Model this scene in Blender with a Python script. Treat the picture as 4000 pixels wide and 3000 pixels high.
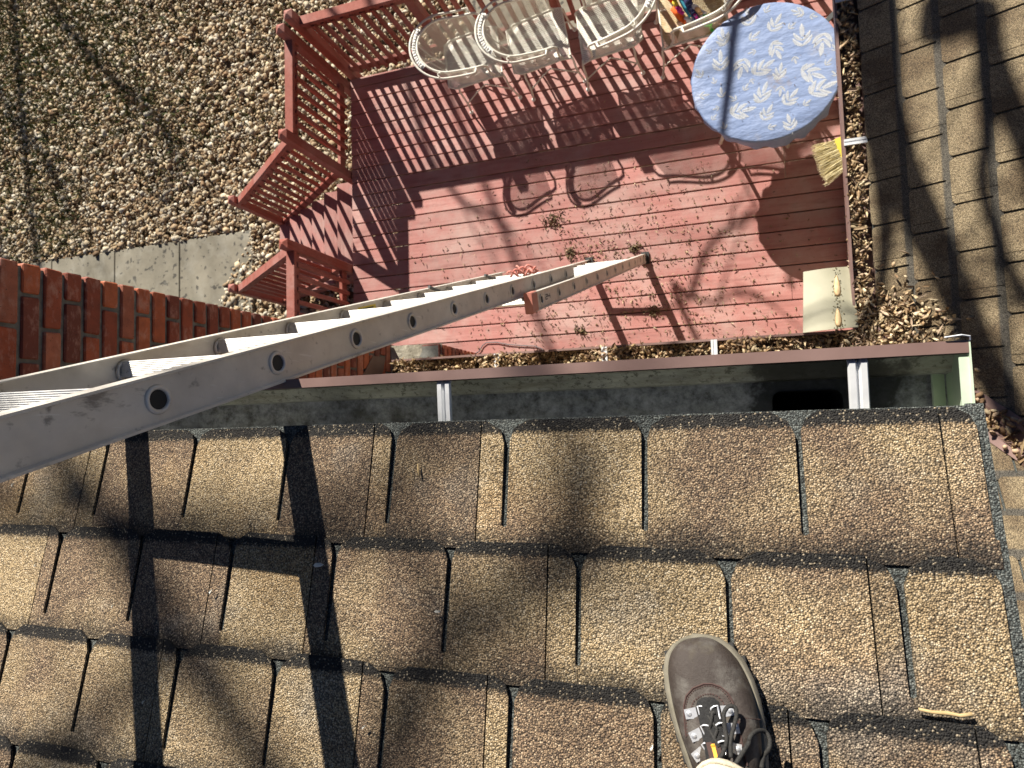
import bpy, math, random
import numpy as np
from mathutils import Vector, Matrix
random.seed(7)
rng = np.random.default_rng(11)
SC = bpy.context.scene
COL = SC.collection
for o in list(bpy.data.objects):
    bpy.data.objects.remove(o)

# ------------------------------------------------------------------ camera
D = 5.47                       # camera height above the deck (m)
FPX = 2432.6                   # focal length in pixels of the 4000 px photograph
def _rot(rx, ry, rz):
    cx, sx, cy, sy, cz, sz = math.cos(rx), math.sin(rx), math.cos(ry), math.sin(ry), math.cos(rz), math.sin(rz)
    return (np.array([[cz, -sz, 0], [sz, cz, 0], [0, 0, 1]]) @ np.array([[cy, 0, sy], [0, 1, 0], [-sy, 0, cy]])
            @ np.array([[1, 0, 0], [0, cx, -sx], [0, sx, cx]]))
CM = _rot(*[math.radians(a) for a in (-3.5496, 18.3177, -2.7910)]) @ np.diag([1., -1., -1.])
cam_d = bpy.data.cameras.new('camera')
cam = bpy.data.objects.new('camera', cam_d)
COL.objects.link(cam)
cam.matrix_world = Matrix(((CM[0][0], -CM[1][0], -CM[2][0], 0), (CM[0][1], -CM[1][1], -CM[2][1], 0),
                           (CM[0][2], -CM[1][2], -CM[2][2], D), (0, 0, 0, 1)))
cam_d.sensor_width = 36.0
cam_d.lens = FPX / 4000 * 36.0
cam_d.clip_start = 0.02
cam_d.clip_end = 500
cam_d.dof.use_dof = True
cam_d.dof.focus_distance = 1.05
cam_d.dof.aperture_fstop = 11.0
SC.camera = cam

# ------------------------------------------------------------------ light
SUN = Vector((0.746, -1.51, -1.05)).normalized()      # the way the sunlight travels
world = bpy.data.worlds.new('World')
SC.world = world
world.use_nodes = True
wn = world.node_tree
sky = wn.nodes.new('ShaderNodeTexSky')
sky.sky_type = 'NISHITA'
sky.sun_disc = False
sky.air_density = 0.5
sky.dust_density = 0.2
sky.altitude = 5000
sky.sun_elevation = math.asin(-SUN.z)
sky.sun_rotation = math.atan2(-SUN.x, -SUN.y)
wn.nodes['Background'].inputs[1].default_value = 0.05
wn.links.new(sky.outputs[0], wn.nodes['Background'].inputs[0])
sl = bpy.data.lights.new('sun', 'SUN')
sl.energy = 5.0
sl.angle = math.radians(0.55)
sl.color = (1.0, 0.93, 0.82)
so = bpy.data.objects.new('sun', sl)
COL.objects.link(so)
so.location = (-8, 16, 14)
so.rotation_euler = SUN.to_track_quat('-Z', 'Y').to_euler()
SC.view_settings.view_transform = 'Standard'
SC.view_settings.look = 'None'
SC.view_settings.exposure = 1.0
SC.view_settings.gamma = 1.0

# ------------------------------------------------------------------ pixel -> place helpers
def ray(px, py):
    return CM.T @ np.array([px - 2000.0, py - 1500.0, FPX])
def on_z(px, py, z):
    d = ray(px, py)
    t = (z - D) / d[2]
    return Vector((d[0] * t, d[1] * t, z))

# ------------------------------------------------------------------ mesh helpers
class MB:
    def __init__(s):
        s.v = []; s.f = []; s.uv = None; s.col = None
    def add(s, vs, fs):
        b = len(s.v)
        s.v += [tuple(v) for v in vs]
        s.f += [tuple(i + b for i in f) for f in fs]
        return s
    def box(s, x0, x1, y0, y1, z0, z1):
        return s.add([(x0, y0, z0), (x1, y0, z0), (x1, y1, z0), (x0, y1, z0), (x0, y0, z1), (x1, y0, z1), (x1, y1, z1), (x0, y1, z1)],
                     [(3, 2, 1, 0), (4, 5, 6, 7), (0, 1, 5, 4), (1, 2, 6, 5), (2, 3, 7, 6), (3, 0, 4, 7)])
    def loft(s, rings, caps=True, closed=True):
        n = len(rings[0]); b = len(s.v)
        for r in rings:
            s.v += [tuple(p) for p in r]
        for i in range(len(rings) - 1):
            for j in range(n if closed else n - 1):
                k = (j + 1) % n
                s.f.append((b + i * n + j, b + i * n + k, b + (i + 1) * n + k, b + (i + 1) * n + j))
        if caps:
            s.f.append(tuple(b + j for j in reversed(range(n))))
            s.f.append(tuple(b + (len(rings) - 1) * n + j for j in range(n)))
        return s
    def bar(s, p, q, w, h, up=(0, 0, 1), ch=0.0):
        """bar from p to q, w across, h along up, chamfered long edges"""
        p, q, up = Vector(p), Vector(q), Vector(up)
        d = (q - p).normalized(); side = d.cross(up).normalized(); u = side.cross(d)
        a, b = w / 2, h / 2
        if ch <= 0:
            pr = [(-a, -b), (a, -b), (a, b), (-a, b)]
        else:
            pr = [(-a + ch, -b), (a - ch, -b), (a, -b + ch), (a, b - ch), (a - ch, b), (-a + ch, b), (-a, b - ch), (-a, -b + ch)]
        return s.loft([[c + side * x + u * y for x, y in pr] for c in (p, q)])
    def tube(s, pts, r, n=8, closed=False, flat=1.0):
        pts = [Vector(p) for p in pts]
        m = len(pts); rings = []; prev = None
        for i, p in enumerate(pts):
            if closed:
                t = (pts[(i + 1) % m] - pts[i - 1]).normalized()
            else:
                t = (pts[min(i + 1, m - 1)] - pts[max(i - 1, 0)]).normalized()
            if prev is None:
                a = Vector((0, 0, 1)) if abs(t.z) < .9 else Vector((1, 0, 0))
                nrm = (a - t * a.dot(t)).normalized()
            else:
                nrm = (prev - t * prev.dot(t))
                nrm = nrm.normalized() if nrm.length > 1e-6 else prev
            prev = nrm
            bi = t.cross(nrm)
            rr = r[i] if isinstance(r, (list, tuple)) else r
            rings.append([p + nrm * (math.cos(2 * math.pi * k / n) * rr * flat) + bi * (math.sin(2 * math.pi * k / n) * rr) for k in range(n)])
        if closed:
            rings.append(rings[0])
            return s.loft(rings, caps=False)
        return s.loft(rings)
    def ball(s, c, rx, ry, rz, n=8, m=6, R=None):
        rings = []
        for i in range(1, m):
            a = math.pi * i / m
            ring = []
            for j in range(n):
                b = 2 * math.pi * j / n
                p = Vector((rx * math.sin(a) * math.cos(b), ry * math.sin(a) * math.sin(b), -rz * math.cos(a)))
                if R: p = R @ p
                ring.append(Vector(c) + p)
            rings.append(ring)
        b0 = len(s.v)
        s.loft(rings, caps=False)
        top = Vector((0, 0, rz)); bot = Vector((0, 0, -rz))
        if R: top = R @ top; bot = R @ bot
        s.v += [tuple(Vector(c) + bot), tuple(Vector(c) + top)]
        nb, nt = len(s.v) - 2, len(s.v) - 1
        for j in range(n):
            k = (j + 1) % n
            s.f.append((nb, b0 + k, b0 + j))
            s.f.append((nt, b0 + (m - 2) * n + j, b0 + (m - 2) * n + k))
        return s
    def mesh(s, name, smooth=False):
        me = bpy.data.meshes.new(name)
        me.from_pydata(s.v, [], s.f)
        if smooth:
            me.polygons.foreach_set('use_smooth', [True] * len(me.polygons))
        if s.uv is not None:
            l = me.uv_layers.new(name='UVMap')
            vi = np.zeros(len(me.loops), dtype=np.int32)
            me.loops.foreach_get('vertex_index', vi)
            l.data.foreach_set('uv', np.array(s.uv, dtype=np.float32)[vi].ravel())
        me.update()
        return me

WORLD = {}
def link(o, parent=None, mw=None):
    COL.objects.link(o)
    mw = mw or Matrix.Identity(4)
    o.matrix_basis = mw
    if parent is not None:
        o.parent = parent
        o.matrix_parent_inverse = WORLD[parent.name].inverted()
    WORLD[o.name] = mw
    return o
def obj(name, mb, mat, parent=None, smooth=False, mw=None, angle=None):
    me = mb if isinstance(mb, bpy.types.Mesh) else mb.mesh(name, smooth)
    if not me.materials and mat is not None:
        me.materials.append(mat)
    if angle:
        me.polygons.foreach_set('use_smooth', [True] * len(me.polygons))
        me.set_sharp_from_angle(angle=math.radians(angle))
    return link(bpy.data.objects.new(name, me), parent, mw)
def thing(name, label, cat, loc=(0, 0, 0), rz=0, group=None):
    o = bpy.data.objects.new(name, None)
    o.empty_display_size = .1
    link(o, None, Matrix.Translation(loc) @ Matrix.Rotation(rz, 4, 'Z'))
    return tag(o, label, cat, group)
def tag(o, label, cat=None, group=None, kind=None):
    o['label'] = label
    if cat: o['category'] = cat
    if group: o['group'] = group
    if kind: o['kind'] = kind
    return o
def struct(o, label=None):
    o['kind'] = 'structure'
    if label: o['label'] = label
    return o

# ------------------------------------------------------------------ materials
def new_mat(name):
    m = bpy.data.materials.new(name)
    m.use_nodes = True
    nt = m.node_tree
    return m, nt, nt.nodes['Principled BSDF']
def N(nt, typ, **kw):
    n = nt.nodes.new(typ)
    for k, v in kw.items():
        if k.startswith('i_'):
            key = k[2:]
            n.inputs[int(key) if key.isdigit() else key].default_value = v
        else:
            setattr(n, k, v)
    return n
def ramp(nt, stops, fac, interp='LINEAR'):
    r = nt.nodes.new('ShaderNodeValToRGB')
    r.color_ramp.interpolation = interp
    el = r.color_ramp.elements
    while len(el) > 1: el.remove(el[-1])
    el[0].position, el[0].color = stops[0][0], tuple(stops[0][1]) + (1,)
    for p, c in stops[1:]:
        e = el.new(p); e.color = tuple(c) + (1,)
    if fac is not None: nt.links.new(fac, r.inputs[0])
    return r.outputs[0]
def gray(*st):
    return [(p, (v, v, v)) for p, v in st]
def mix(nt, fac, a, b, mode='MIX'):
    n = nt.nodes.new('ShaderNodeMix'); n.data_type = 'RGBA'; n.blend_type = mode
    for i, x in ((0, fac), (6, a), (7, b)):
        if isinstance(x, (int, float)): n.inputs[i].default_value = x
        elif isinstance(x, tuple): n.inputs[i].default_value = x + (1,) if len(x) == 3 else x
        else: nt.links.new(x, n.inputs[i])
    return n.outputs[2]
def noise(nt, vec, scale, detail=4, rough=.6, out=0):
    n = N(nt, 'ShaderNodeTexNoise', i_Scale=scale, i_Detail=detail, i_Roughness=rough)
    if vec is not None: nt.links.new(vec, n.inputs['Vector'])
    return n.outputs[out]
def pos(nt):
    return nt.nodes.new('ShaderNodeNewGeometry').outputs['Position']
def scaled(nt, vec, s):
    n = N(nt, 'ShaderNodeMapping'); n.inputs['Scale'].default_value = s
    nt.links.new(vec, n.inputs[0]); return n.outputs[0]
def bump(nt, bsdf, h, strength, dist):
    b = N(nt, 'ShaderNodeBump', i_Strength=strength, i_Distance=dist)
    nt.links.new(h, b.inputs['Height']); nt.links.new(b.outputs[0], bsdf.inputs['Normal'])
def simple(name, c1, c2=None, rough=.6, metal=0.0, scale=8.0, bs=0, bd=.002, bscale=60, spec=None, objrand=0.0):
    m, nt, b = new_mat(name)
    b.inputs['Roughness'].default_value = rough
    b.inputs['Metallic'].default_value = metal
    if spec is not None: b.inputs['Specular IOR Level'].default_value = spec
    p = pos(nt)
    c = ramp(nt, [(.35, c1), (.68, c2 or c1)], noise(nt, p, scale))
    if objrand:
        oi = nt.nodes.new('ShaderNodeObjectInfo')
        c = mix(nt, 1.0, c, ramp(nt, gray((0, 1 - objrand), (1, 1)), oi.outputs['Random']), 'MULTIPLY')
    nt.links.new(c, b.inputs['Base Color'])
    if bs: bump(nt, b, noise(nt, p, bscale), bs, bd)
    return m

def wood_mat(name, cA, cB, cC, axis=0, objrand=.22):
    """stained boards: grain along axis, worn grey patches, dirt and dark flecks"""
    m, nt, b = new_mat(name)
    p = pos(nt)
    sc = [42, 42, 42]; sc[axis] = 1.5
    g = noise(nt, scaled(nt, p, sc), 1.0, 6, .7)
    sc2 = [14, 14, 14]; sc2[axis] = 2.2
    streak = noise(nt, scaled(nt, p, sc2), 1.0, 5, .65)
    big = noise(nt, p, 1.9, 6, .68)
    c = ramp(nt, [(.3, cA), (.7, cB)], g)
    c = mix(nt, ramp(nt, gray((.44, 0), (.66, .85)), big), c, cC)
    c = mix(nt, ramp(nt, gray((.52, 0), (.70, .6)), streak), c, tuple(x * .62 for x in cA))
    c = mix(nt, ramp(nt, gray((.55, 0), (.72, .55)), noise(nt, p, 8.5, 6, .7)), c, tuple(x * .7 + .02 for x in cC))
    oi = nt.nodes.new('ShaderNodeObjectInfo')
    c = mix(nt, 1.0, c, ramp(nt, gray((0, 1 - objrand), (1, 1.0)), oi.outputs['Random']), 'MULTIPLY')
    sp = noise(nt, p, 75, 3, .6)
    c = mix(nt, ramp(nt, gray((.64, 0), (.72, .6)), sp), c, (.10, .06, .045))
    nt.links.new(c, b.inputs['Base Color'])
    b.inputs['Roughness'].default_value = .7
    b.inputs['Specular IOR Level'].default_value = .2
    bump(nt, b, g, .5, .003)
    return m

M = {}
M['deck'] = wood_mat('stained_deck_wood', (.40, .172, .152), (.49, .238, .215), (.50, .345, .31), 0)
M['tread'] = wood_mat('stained_tread_wood', (.39, .165, .145), (.47, .23, .21), (.44, .31, .28), 1)
M['rail'] = wood_mat('stained_rail_wood', (.27, .075, .052), (.35, .115, .088), (.36, .19, .165), 2, .14)

def granule_mat(name, kind):
    m, nt, b = new_mat(name)
    p = pos(nt)
    vo = N(nt, 'ShaderNodeTexVoronoi', i_Scale=400.0 if kind != 'far' else 320.0); vo.feature = 'F1'
    nt.links.new(p, vo.inputs['Vector'])
    sep = nt.nodes.new('ShaderNodeSeparateColor'); nt.links.new(vo.outputs['Color'], sep.inputs[0])
    rnd = sep.outputs[0]
    if kind == 'tab':
        light = ramp(nt, [(0, (.22, .16, .090)), (.2, (.34, .25, .14)), (.45, (.46, .34, .19)), (.7, (.56, .42, .245)), (.9, (.65, .51, .32)), (1, (.72, .61, .44))], rnd)
        brown = ramp(nt, [(0, (.09, .065, .05)), (.3, (.18, .125, .085)), (.6, (.28, .19, .12)), (.88, (.40, .285, .18)), (1, (.56, .44, .30))], rnd)
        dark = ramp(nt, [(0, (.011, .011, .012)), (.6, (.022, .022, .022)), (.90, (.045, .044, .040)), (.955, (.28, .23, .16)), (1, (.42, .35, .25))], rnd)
        uv = nt.nodes.new('ShaderNodeUVMap')
        sx = nt.nodes.new('ShaderNodeSeparateXYZ'); nt.links.new(uv.outputs[0], sx.inputs[0])
        oi = nt.nodes.new('ShaderNodeObjectInfo')
        # colour blend of the tab: soft brown patches, stronger on some tabs
        big = noise(nt, p, 6.5, 2, .5)
        ad = N(nt, 'ShaderNodeMath', operation='MULTIPLY_ADD', i_1=.42); nt.links.new(oi.outputs['Random'], ad.inputs[0]); nt.links.new(big, ad.inputs[2])
        gold = ramp(nt, [(0, (.20, .115, .05)), (.4, (.42, .26, .115)), (.8, (.58, .39, .19)), (1, (.68, .52, .32))], rnd)
        gsel = ramp(nt, gray((.60, 0), (.72, .75)), noise(nt, p, 3.3, 2, .5))
        light = mix(nt, gsel, light, gold)
        wr = nt.nodes.new('ShaderNodeTexWhiteNoise'); wr.noise_dimensions = '1D'; nt.links.new(oi.outputs['Random'], wr.inputs['W'])
        c = mix(nt, ramp(nt, gray((.58, 0), (.84, .95)), ad.outputs[0]), light, brown)
        c = mix(nt, ramp(nt, gray((.56, 0), (.70, .55)), noise(nt, p, 4.2, 4, .6)), c, ramp(nt, [(0, (.16, .15, .13)), (.5, (.30, .275, .235)), (1, (.55, .50, .42))], rnd))
        c = mix(nt, 1.0, c, ramp(nt, gray((0, .88), (1, 1.25)), wr.outputs['Value']), 'MULTIPLY')
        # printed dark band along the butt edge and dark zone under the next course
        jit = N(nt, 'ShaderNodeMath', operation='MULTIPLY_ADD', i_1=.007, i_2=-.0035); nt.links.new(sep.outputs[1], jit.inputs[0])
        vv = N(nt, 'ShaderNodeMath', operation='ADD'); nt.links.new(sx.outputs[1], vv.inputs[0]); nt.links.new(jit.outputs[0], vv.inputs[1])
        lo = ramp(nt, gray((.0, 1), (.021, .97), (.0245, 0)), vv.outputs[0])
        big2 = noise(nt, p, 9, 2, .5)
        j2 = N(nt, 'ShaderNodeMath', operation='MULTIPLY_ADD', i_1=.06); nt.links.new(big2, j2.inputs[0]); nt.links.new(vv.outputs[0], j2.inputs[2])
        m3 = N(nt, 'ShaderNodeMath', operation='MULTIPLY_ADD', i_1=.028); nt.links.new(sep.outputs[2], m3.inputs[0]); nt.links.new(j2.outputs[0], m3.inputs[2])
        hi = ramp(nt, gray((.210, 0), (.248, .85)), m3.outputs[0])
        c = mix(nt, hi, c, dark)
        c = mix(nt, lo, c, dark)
    elif kind == 'base':
        c = ramp(nt, [(0, (.045, .052, .052)), (.6, (.11, .125, .12)), (1, (.21, .225, .21))], rnd)
    else:   # far roof: finer blend, no big single grains
        light = ramp(nt, [(0, (.21, .16, .10)), (.3, (.32, .25, .15)), (.7, (.44, .345, .21)), (1, (.56, .45, .29))], rnd)
        brown = ramp(nt, [(0, (.10, .072, .045)), (.4, (.18, .125, .073)), (1, (.30, .22, .13))], rnd)
        big = noise(nt, p, 5.0, 2, .5)
        c = mix(nt, ramp(nt, gray((.46, 0), (.62, .9)), big), light, brown)
        c = mix(nt, ramp(nt, gray((.55, 0), (.7, .6)), noise(nt, p, 22, 5, .7)), c, (.10, .075, .05))
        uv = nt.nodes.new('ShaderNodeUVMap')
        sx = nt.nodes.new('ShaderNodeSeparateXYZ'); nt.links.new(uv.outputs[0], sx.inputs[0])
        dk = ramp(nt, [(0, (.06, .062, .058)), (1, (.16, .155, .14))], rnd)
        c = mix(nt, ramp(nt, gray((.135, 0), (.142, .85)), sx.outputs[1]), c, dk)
    # asphalt shows dark between the grains
    c = mix(nt, ramp(nt, gray((.36, 0), (.70, .72)), vo.outputs['Distance']), c, (.022, .02, .018))
    nt.links.new(c, b.inputs['Base Color'])
    b.inputs['Roughness'].default_value = .78
    b.inputs['Specular IOR Level'].default_value = .22
    h = N(nt, 'ShaderNodeMath', operation='SUBTRACT', i_0=1.0)
    nt.links.new(vo.outputs['Distance'], h.inputs[1])
    a2 = N(nt, 'ShaderNodeMath', operation='MULTIPLY_ADD', i_1=.6); nt.links.new(sep.outputs[1], a2.inputs[0]); nt.links.new(h.outputs[0], a2.inputs[2])
    bump(nt, b, a2.outputs[0], 1.0, .0022)
    return m
M['tab'] = granule_mat('granule_shingle', 'tab')
M['base'] = granule_mat('grey_granule_base', 'base')
M['far'] = granule_mat('weathered_shingle', 'far')

def brick_mat():
    m, nt, b = new_mat('fired_brick')
    p = pos(nt)
    oi = nt.nodes.new('ShaderNodeObjectInfo')
    c = ramp(nt, [(0, (.11, .028, .021)), (.2, (.22, .046, .024)), (.45, (.38, .082, .032)), (.7, (.48, .125, .045)), (.85, (.44, .15, .085)), (1, (.33, .10, .055))], oi.outputs['Random'])
    c = mix(nt, ramp(nt, gray((.35, .0), (.7, .45)), noise(nt, p, 26, 5)), c, (.10, .028, .018))
    w = noise(nt, scaled(nt, p, (1, 1, 2.2)), 13, 5, .7)
    c = mix(nt, ramp(nt, gray((.52, 0), (.70, .65)), w), c, (.47, .27, .21))
    c = mix(nt, ramp(nt, gray((.66, 0), (.72, .8)), noise(nt, p, 150, 2)), c, (.04, .018, .014))
    nt.links.new(c, b.inputs['Base Color'])
    b.inputs['Roughness'].default_value = .72
    bump(nt, b, noise(nt, p, 90, 5), .5, .003)
    return m
M['brick'] = brick_mat()
M['mortar'] = simple('dark_mortar', (.11, .112, .10), (.20, .20, .18), .9, scale=30, bs=.6, bd=.004, bscale=140)
M['concrete_cap'] = simple('rough_mortar_cap', (.23, .21, .16), (.42, .39, .31), .9, scale=14, bs=.8, bd=.01, bscale=40)
def path_mat():
    m, nt, b = new_mat('weathered_concrete')
    p = pos(nt)
    c = ramp(nt, [(.3, (.15, .135, .10)), (.7, (.29, .265, .205))], noise(nt, p, 1.6, 6, .65))
    c = mix(nt, ramp(nt, gray((.60, 0), (.66, .85)), noise(nt, p, 13, 3, .45)), c, (.045, .042, .036))
    c = mix(nt, ramp(nt, gray((.5, 0), (.75, .35)), noise(nt, p, 5, 4)), c, (.38, .37, .32))
    nt.links.new(c, b.inputs['Base Color'])
    b.inputs['Roughness'].default_value = .9
    bump(nt, b, noise(nt, p, 60, 5), .4, .004)
    return m
M['path'] = path_mat()
M['soil'] = simple('soil', (.12, .085, .05), (.24, .18, .115), .95, scale=3.5, bs=.8, bd=.02, bscale=30)

def vcol_mat(name, rough=.8, mult=1.0, bs=.3, spec=.2):
    m, nt, b = new_mat(name)
    a = N(nt, 'ShaderNodeVertexColor', layer_name='Col')
    p = pos(nt)
    c = mix(nt, 1.0, a.outputs[0], ramp(nt, gray((.25, .62), (.75, 1.0)), noise(nt, p, 70, 4)), 'MULTIPLY')
    nt.links.new(c, b.inputs['Base Color'])
    b.inputs['Roughness'].default_value = rough
    b.inputs['Specular IOR Level'].default_value = spec
    if bs: bump(nt, b, noise(nt, p, 120, 3), bs, .002)
    return m
M['vcol'] = vcol_mat('varied_natural')
M['vleaf'] = vcol_mat('dry_litter', .75)

def alu_mat(name, c1, c2, rough=.42, metal=.75):
    m, nt, b = new_mat(name)
    p = pos(nt)
    c = ramp(nt, [(.32, c1), (.68, c2)], noise(nt, p, 9, 6, .65))
    c = mix(nt, ramp(nt, gray((.62, 0), (.74, .7)), noise(nt, p, 42, 4, .6)), c, (.17, .155, .135))
    c = mix(nt, ramp(nt, gray((.62, 0), (.70, .75)), noise(nt, scaled(nt, p, (60, 14, 5)), 1.0, 6, .75)), c, (.20, .175, .15))
    c = mix(nt, ramp(nt, gray((.66, 0), (.70, .7)), noise(nt, scaled(nt, p, (90, 90, 9)), 1.0, 4, .6)), c, (.75, .73, .69))
    nt.links.new(c, b.inputs['Base Color'])
    b.inputs['Metallic'].default_value = metal
    nt.links.new(ramp(nt, gray((.3, rough - .08), (.7, rough + .16)), noise(nt, p, 30, 4)), b.inputs['Roughness'])
    bump(nt, b, noise(nt, p, 70, 4), .12, .002)
    return m
M['alu'] = alu_mat('weathered_aluminium', (.56, .525, .47), (.72, .685, .62), .5, .3)
M['alu_bright'] = alu_mat('bright_aluminium', (.72, .74, .76), (.84, .85, .86), .4, .35)
def rung_mat():
    m, nt, b = new_mat('serrated_aluminium_rung')
    p = pos(nt)
    c = ramp(nt, [(.3, (.62, .61, .58)), (.62, (.82, .81, .78))], noise(nt, p, 25, 5))
    c = mix(nt, ramp(nt, gray((.64, 0), (.72, .7)), noise(nt, p, 60, 4)), c, (.33, .28, .20))
    nt.links.new(c, b.inputs['Base Color'])
    b.inputs['Metallic'].default_value = .25
    b.inputs['Roughness'].default_value = .5
    return m
M['rung'] = rung_mat()
M['hole_shade'] = simple('painted_tube_shade', (.012, .012, .013), (.03, .03, .03), .7)  # near-black colour painted in for the shade inside hollow tubes
M['yellow_label'] = simple('yellow_sticker', (.70, .55, .04), (.60, .46, .03), .5)
M['white_label'] = simple('white_sticker', (.70, .68, .62), (.6, .58, .52), .5)
M['ink'] = simple('black_ink', (.03, .03, .03), None, .6)
M['red_cap'] = simple('faded_red_plastic', (.46, .15, .11), (.54, .24, .19), .6)
M['rubber'] = simple('black_rubber', (.02, .02, .02), (.04, .04, .04), .7)
M['rope'] = simple('faded_red_rope', (.50, .14, .11), (.62, .30, .25), .9, scale=80)

M['gutter_brown'] = simple('brown_gutter_paint', (.18, .112, .098), (.24, .155, .138), .45, scale=6, bs=.1, bscale=50)
def gutter_in():
    m, nt, b = new_mat('stained_gutter_inside')
    p = pos(nt)
    sx = nt.nodes.new('ShaderNodeSeparateXYZ'); nt.links.new(p, sx.inputs[0])
    clean = ramp(nt, [(.3, (.36, .365, .30)), (.7, (.58, .59, .51))], noise(nt, scaled(nt, p, (2, 9, 9)), 2.0, 5))
    grime = ramp(nt, [(.34, (.07, .07, .068)), (.46, (.26, .275, .29)), (.66, (.56, .58, .62))], noise(nt, p, 46, 9, .8))
    grime = mix(nt, ramp(nt, gray((.52, 0), (.66, .75)), noise(nt, p, 7, 6, .75)), grime, (.06, .058, .048))
    z = N(nt, 'ShaderNodeMapRange', i_1=4.356, i_2=4.390); nt.links.new(sx.outputs[2], z.inputs[0])
    e = N(nt, 'ShaderNodeMath', operation='MULTIPLY_ADD', i_1=1.5, i_2=-.75); nt.links.new(noise(nt, scaled(nt, p, (5, 20, 20)), 2.5, 5, .7), e.inputs[0])
    f = N(nt, 'ShaderNodeMath', operation='ADD', use_clamp=True); nt.links.new(z.outputs[0], f.inputs[0]); nt.links.new(e.outputs[0], f.inputs[1])
    mild = ramp(nt, gray((.53, 0), (.60, .85)), noise(nt, scaled(nt, p, (1, 1, 1.5)), 75, 6, .75))
    clean = mix(nt, mild, clean, (.085, .085, .06))
    clean = mix(nt, ramp(nt, gray((.42, 0), (.64, .8)), noise(nt, scaled(nt, p, (3, 12, 12)), 2.2, 7, .75)), clean, (.16, .15, .11))
    c = mix(nt, f.outputs[0], grime, clean)
    dv_ = N(nt, 'ShaderNodeVectorMath', operation='DISTANCE'); nt.links.new(p, dv_.inputs[0]); dv_.inputs[1].default_value = (.16, .0, 4.357)
    da = N(nt, 'ShaderNodeMath', operation='MULTIPLY_ADD', i_1=.16); nt.links.new(noise(nt, p, 16, 5, .65), da.inputs[0]); nt.links.new(dv_.outputs['Value'], da.inputs[2])
    c = mix(nt, ramp(nt, gray((.19, .88), (.205, 0)), da.outputs[0]), c, (.03, .03, .024))
    nt.links.new(c, b.inputs['Base Color'])
    b.inputs['Roughness'].default_value = .5
    bump(nt, b, noise(nt, p, 120, 5), .3, .002)
    return m
M['gutter_in'] = gutter_in()
M['endcap'] = simple('pale_green_paint', (.50, .62, .46), (.62, .72, .56), .5, scale=16)
M['trough'] = simple('dirty_trough', (.03, .022, .016), (.07, .052, .036), .8)
M['siding'] = simple('tan_siding', (.34, .27, .19), (.40, .32, .23), .8)
M['trim'] = simple('brown_trim', (.12, .07, .055), (.16, .10, .08), .6)
M['cream_metal'] = simple('cream_painted_iron', (.70, .68, .58), (.80, .79, .71), .5, scale=22)
M['white_metal'] = simple('white_painted_iron', (.70, .71, .68), (.80, .80, .77), .5, scale=30)
M['tan_metal'] = simple('yellowed_iron_mesh', (.46, .33, .15), (.62, .52, .33), .55, scale=12)
M['cloth'] = None
def cloth_mat():
    m, nt, b = new_mat('blue_vinyl_tablecloth')
    p = pos(nt)
    c = ramp(nt, [(.3, (.165, .235, .42)), (.7, (.225, .30, .49))], noise(nt, p, 5, 5))
    st = noise(nt, p, 3.2, 5, .7)
    c = mix(nt, ramp(nt, gray((.60, 0), (.78, .7)), st), c, (.33, .33, .36))
    v = N(nt, 'ShaderNodeVectorMath', operation='DISTANCE'); nt.links.new(p, v.inputs[0]); v.inputs[1].default_value = (.50, 2.42, .73)
    ds = N(nt, 'ShaderNodeMath', operation='MULTIPLY_ADD', i_1=.35); nt.links.new(noise(nt, p, 14, 5, .7), ds.inputs[0]); nt.links.new(v.outputs['Value'], ds.inputs[2])
    c = mix(nt, ramp(nt, gray((.17, .75), (.27, 0)), ds.outputs[0]), c, (.24, .17, .10))
    nt.links.new(c, b.inputs['Base Color'])
    b.inputs['Roughness'].default_value = .55
    bump(nt, b, noise(nt, scaled(nt, p, (1, 2.2, 1)), 6, 4), .45, .03)
    return m
M['cloth'] = cloth_mat()
M['fern'] = simple('white_fern_print', (.52, .56, .60), (.64, .66, .66), .6, scale=30)
M['cream_plastic'] = simple('cream_plastic', (.33, .315, .225), (.40, .385, .285), .6, scale=5)
M['tan_wear'] = simple('exposed_tan_pad', (.60, .42, .22), (.70, .52, .30), .7, scale=40)
M['bristle'] = simple('cream_bristle', (.66, .58, .34), (.78, .71, .48), .8, scale=60)
M['yellow_plastic'] = simple('yellow_plastic', (.66, .52, .05), (.70, .58, .10), .45)
def leather_mat():
    m, nt, b = new_mat('worn_brown_leather')
    p = pos(nt)
    c = ramp(nt, [(.3, (.034, .026, .022)), (.7, (.060, .048, .042))], noise(nt, p, 14, 5))
    w = noise(nt, p, 24, 6, .65)
    c = mix(nt, ramp(nt, gray((.47, 0), (.66, .7)), w), c, (.155, .145, .13))
    c = mix(nt, ramp(nt, gray((.56, 0), (.75, .5)), noise(nt, p, 33, 4)), c, (.085, .070, .040))
    nt.links.new(c, b.inputs['Base Color'])
    b.inputs['Roughness'].default_value = .62
    b.inputs['Specular IOR Level'].default_value = .35
    bump(nt, b, noise(nt, p, 110, 8, .75), .7, .003)
    return m
M['leather'] = leather_mat()
M['stitch'] = simple('brown_thread', (.05, .028, .024), (.08, .045, .04), .9)
M['midsole'] = simple('beige_midsole', (.17, .155, .115), (.25, .23, .18), .8, scale=40)
M['knit'] = simple('black_knit', (.008, .008, .009), (.022, .022, .022), .9, scale=300, bs=.8, bd=.002, bscale=500)
M['lace'] = simple('black_lace', (.010, .010, .010), (.035, .033, .030), .8, scale=400, bs=.6, bd=.001, bscale=700)
M['steel'] = simple('polished_steel', (.78, .80, .84), None, .34, .65)
M['trouser'] = simple('beige_cotton', (.50, .44, .33), (.60, .54, .42), .95, scale=60, bs=.5, bd=.003, bscale=300)
M['orange_thread'] = simple('orange_thread', (.75, .36, .03), None, .7)
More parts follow.
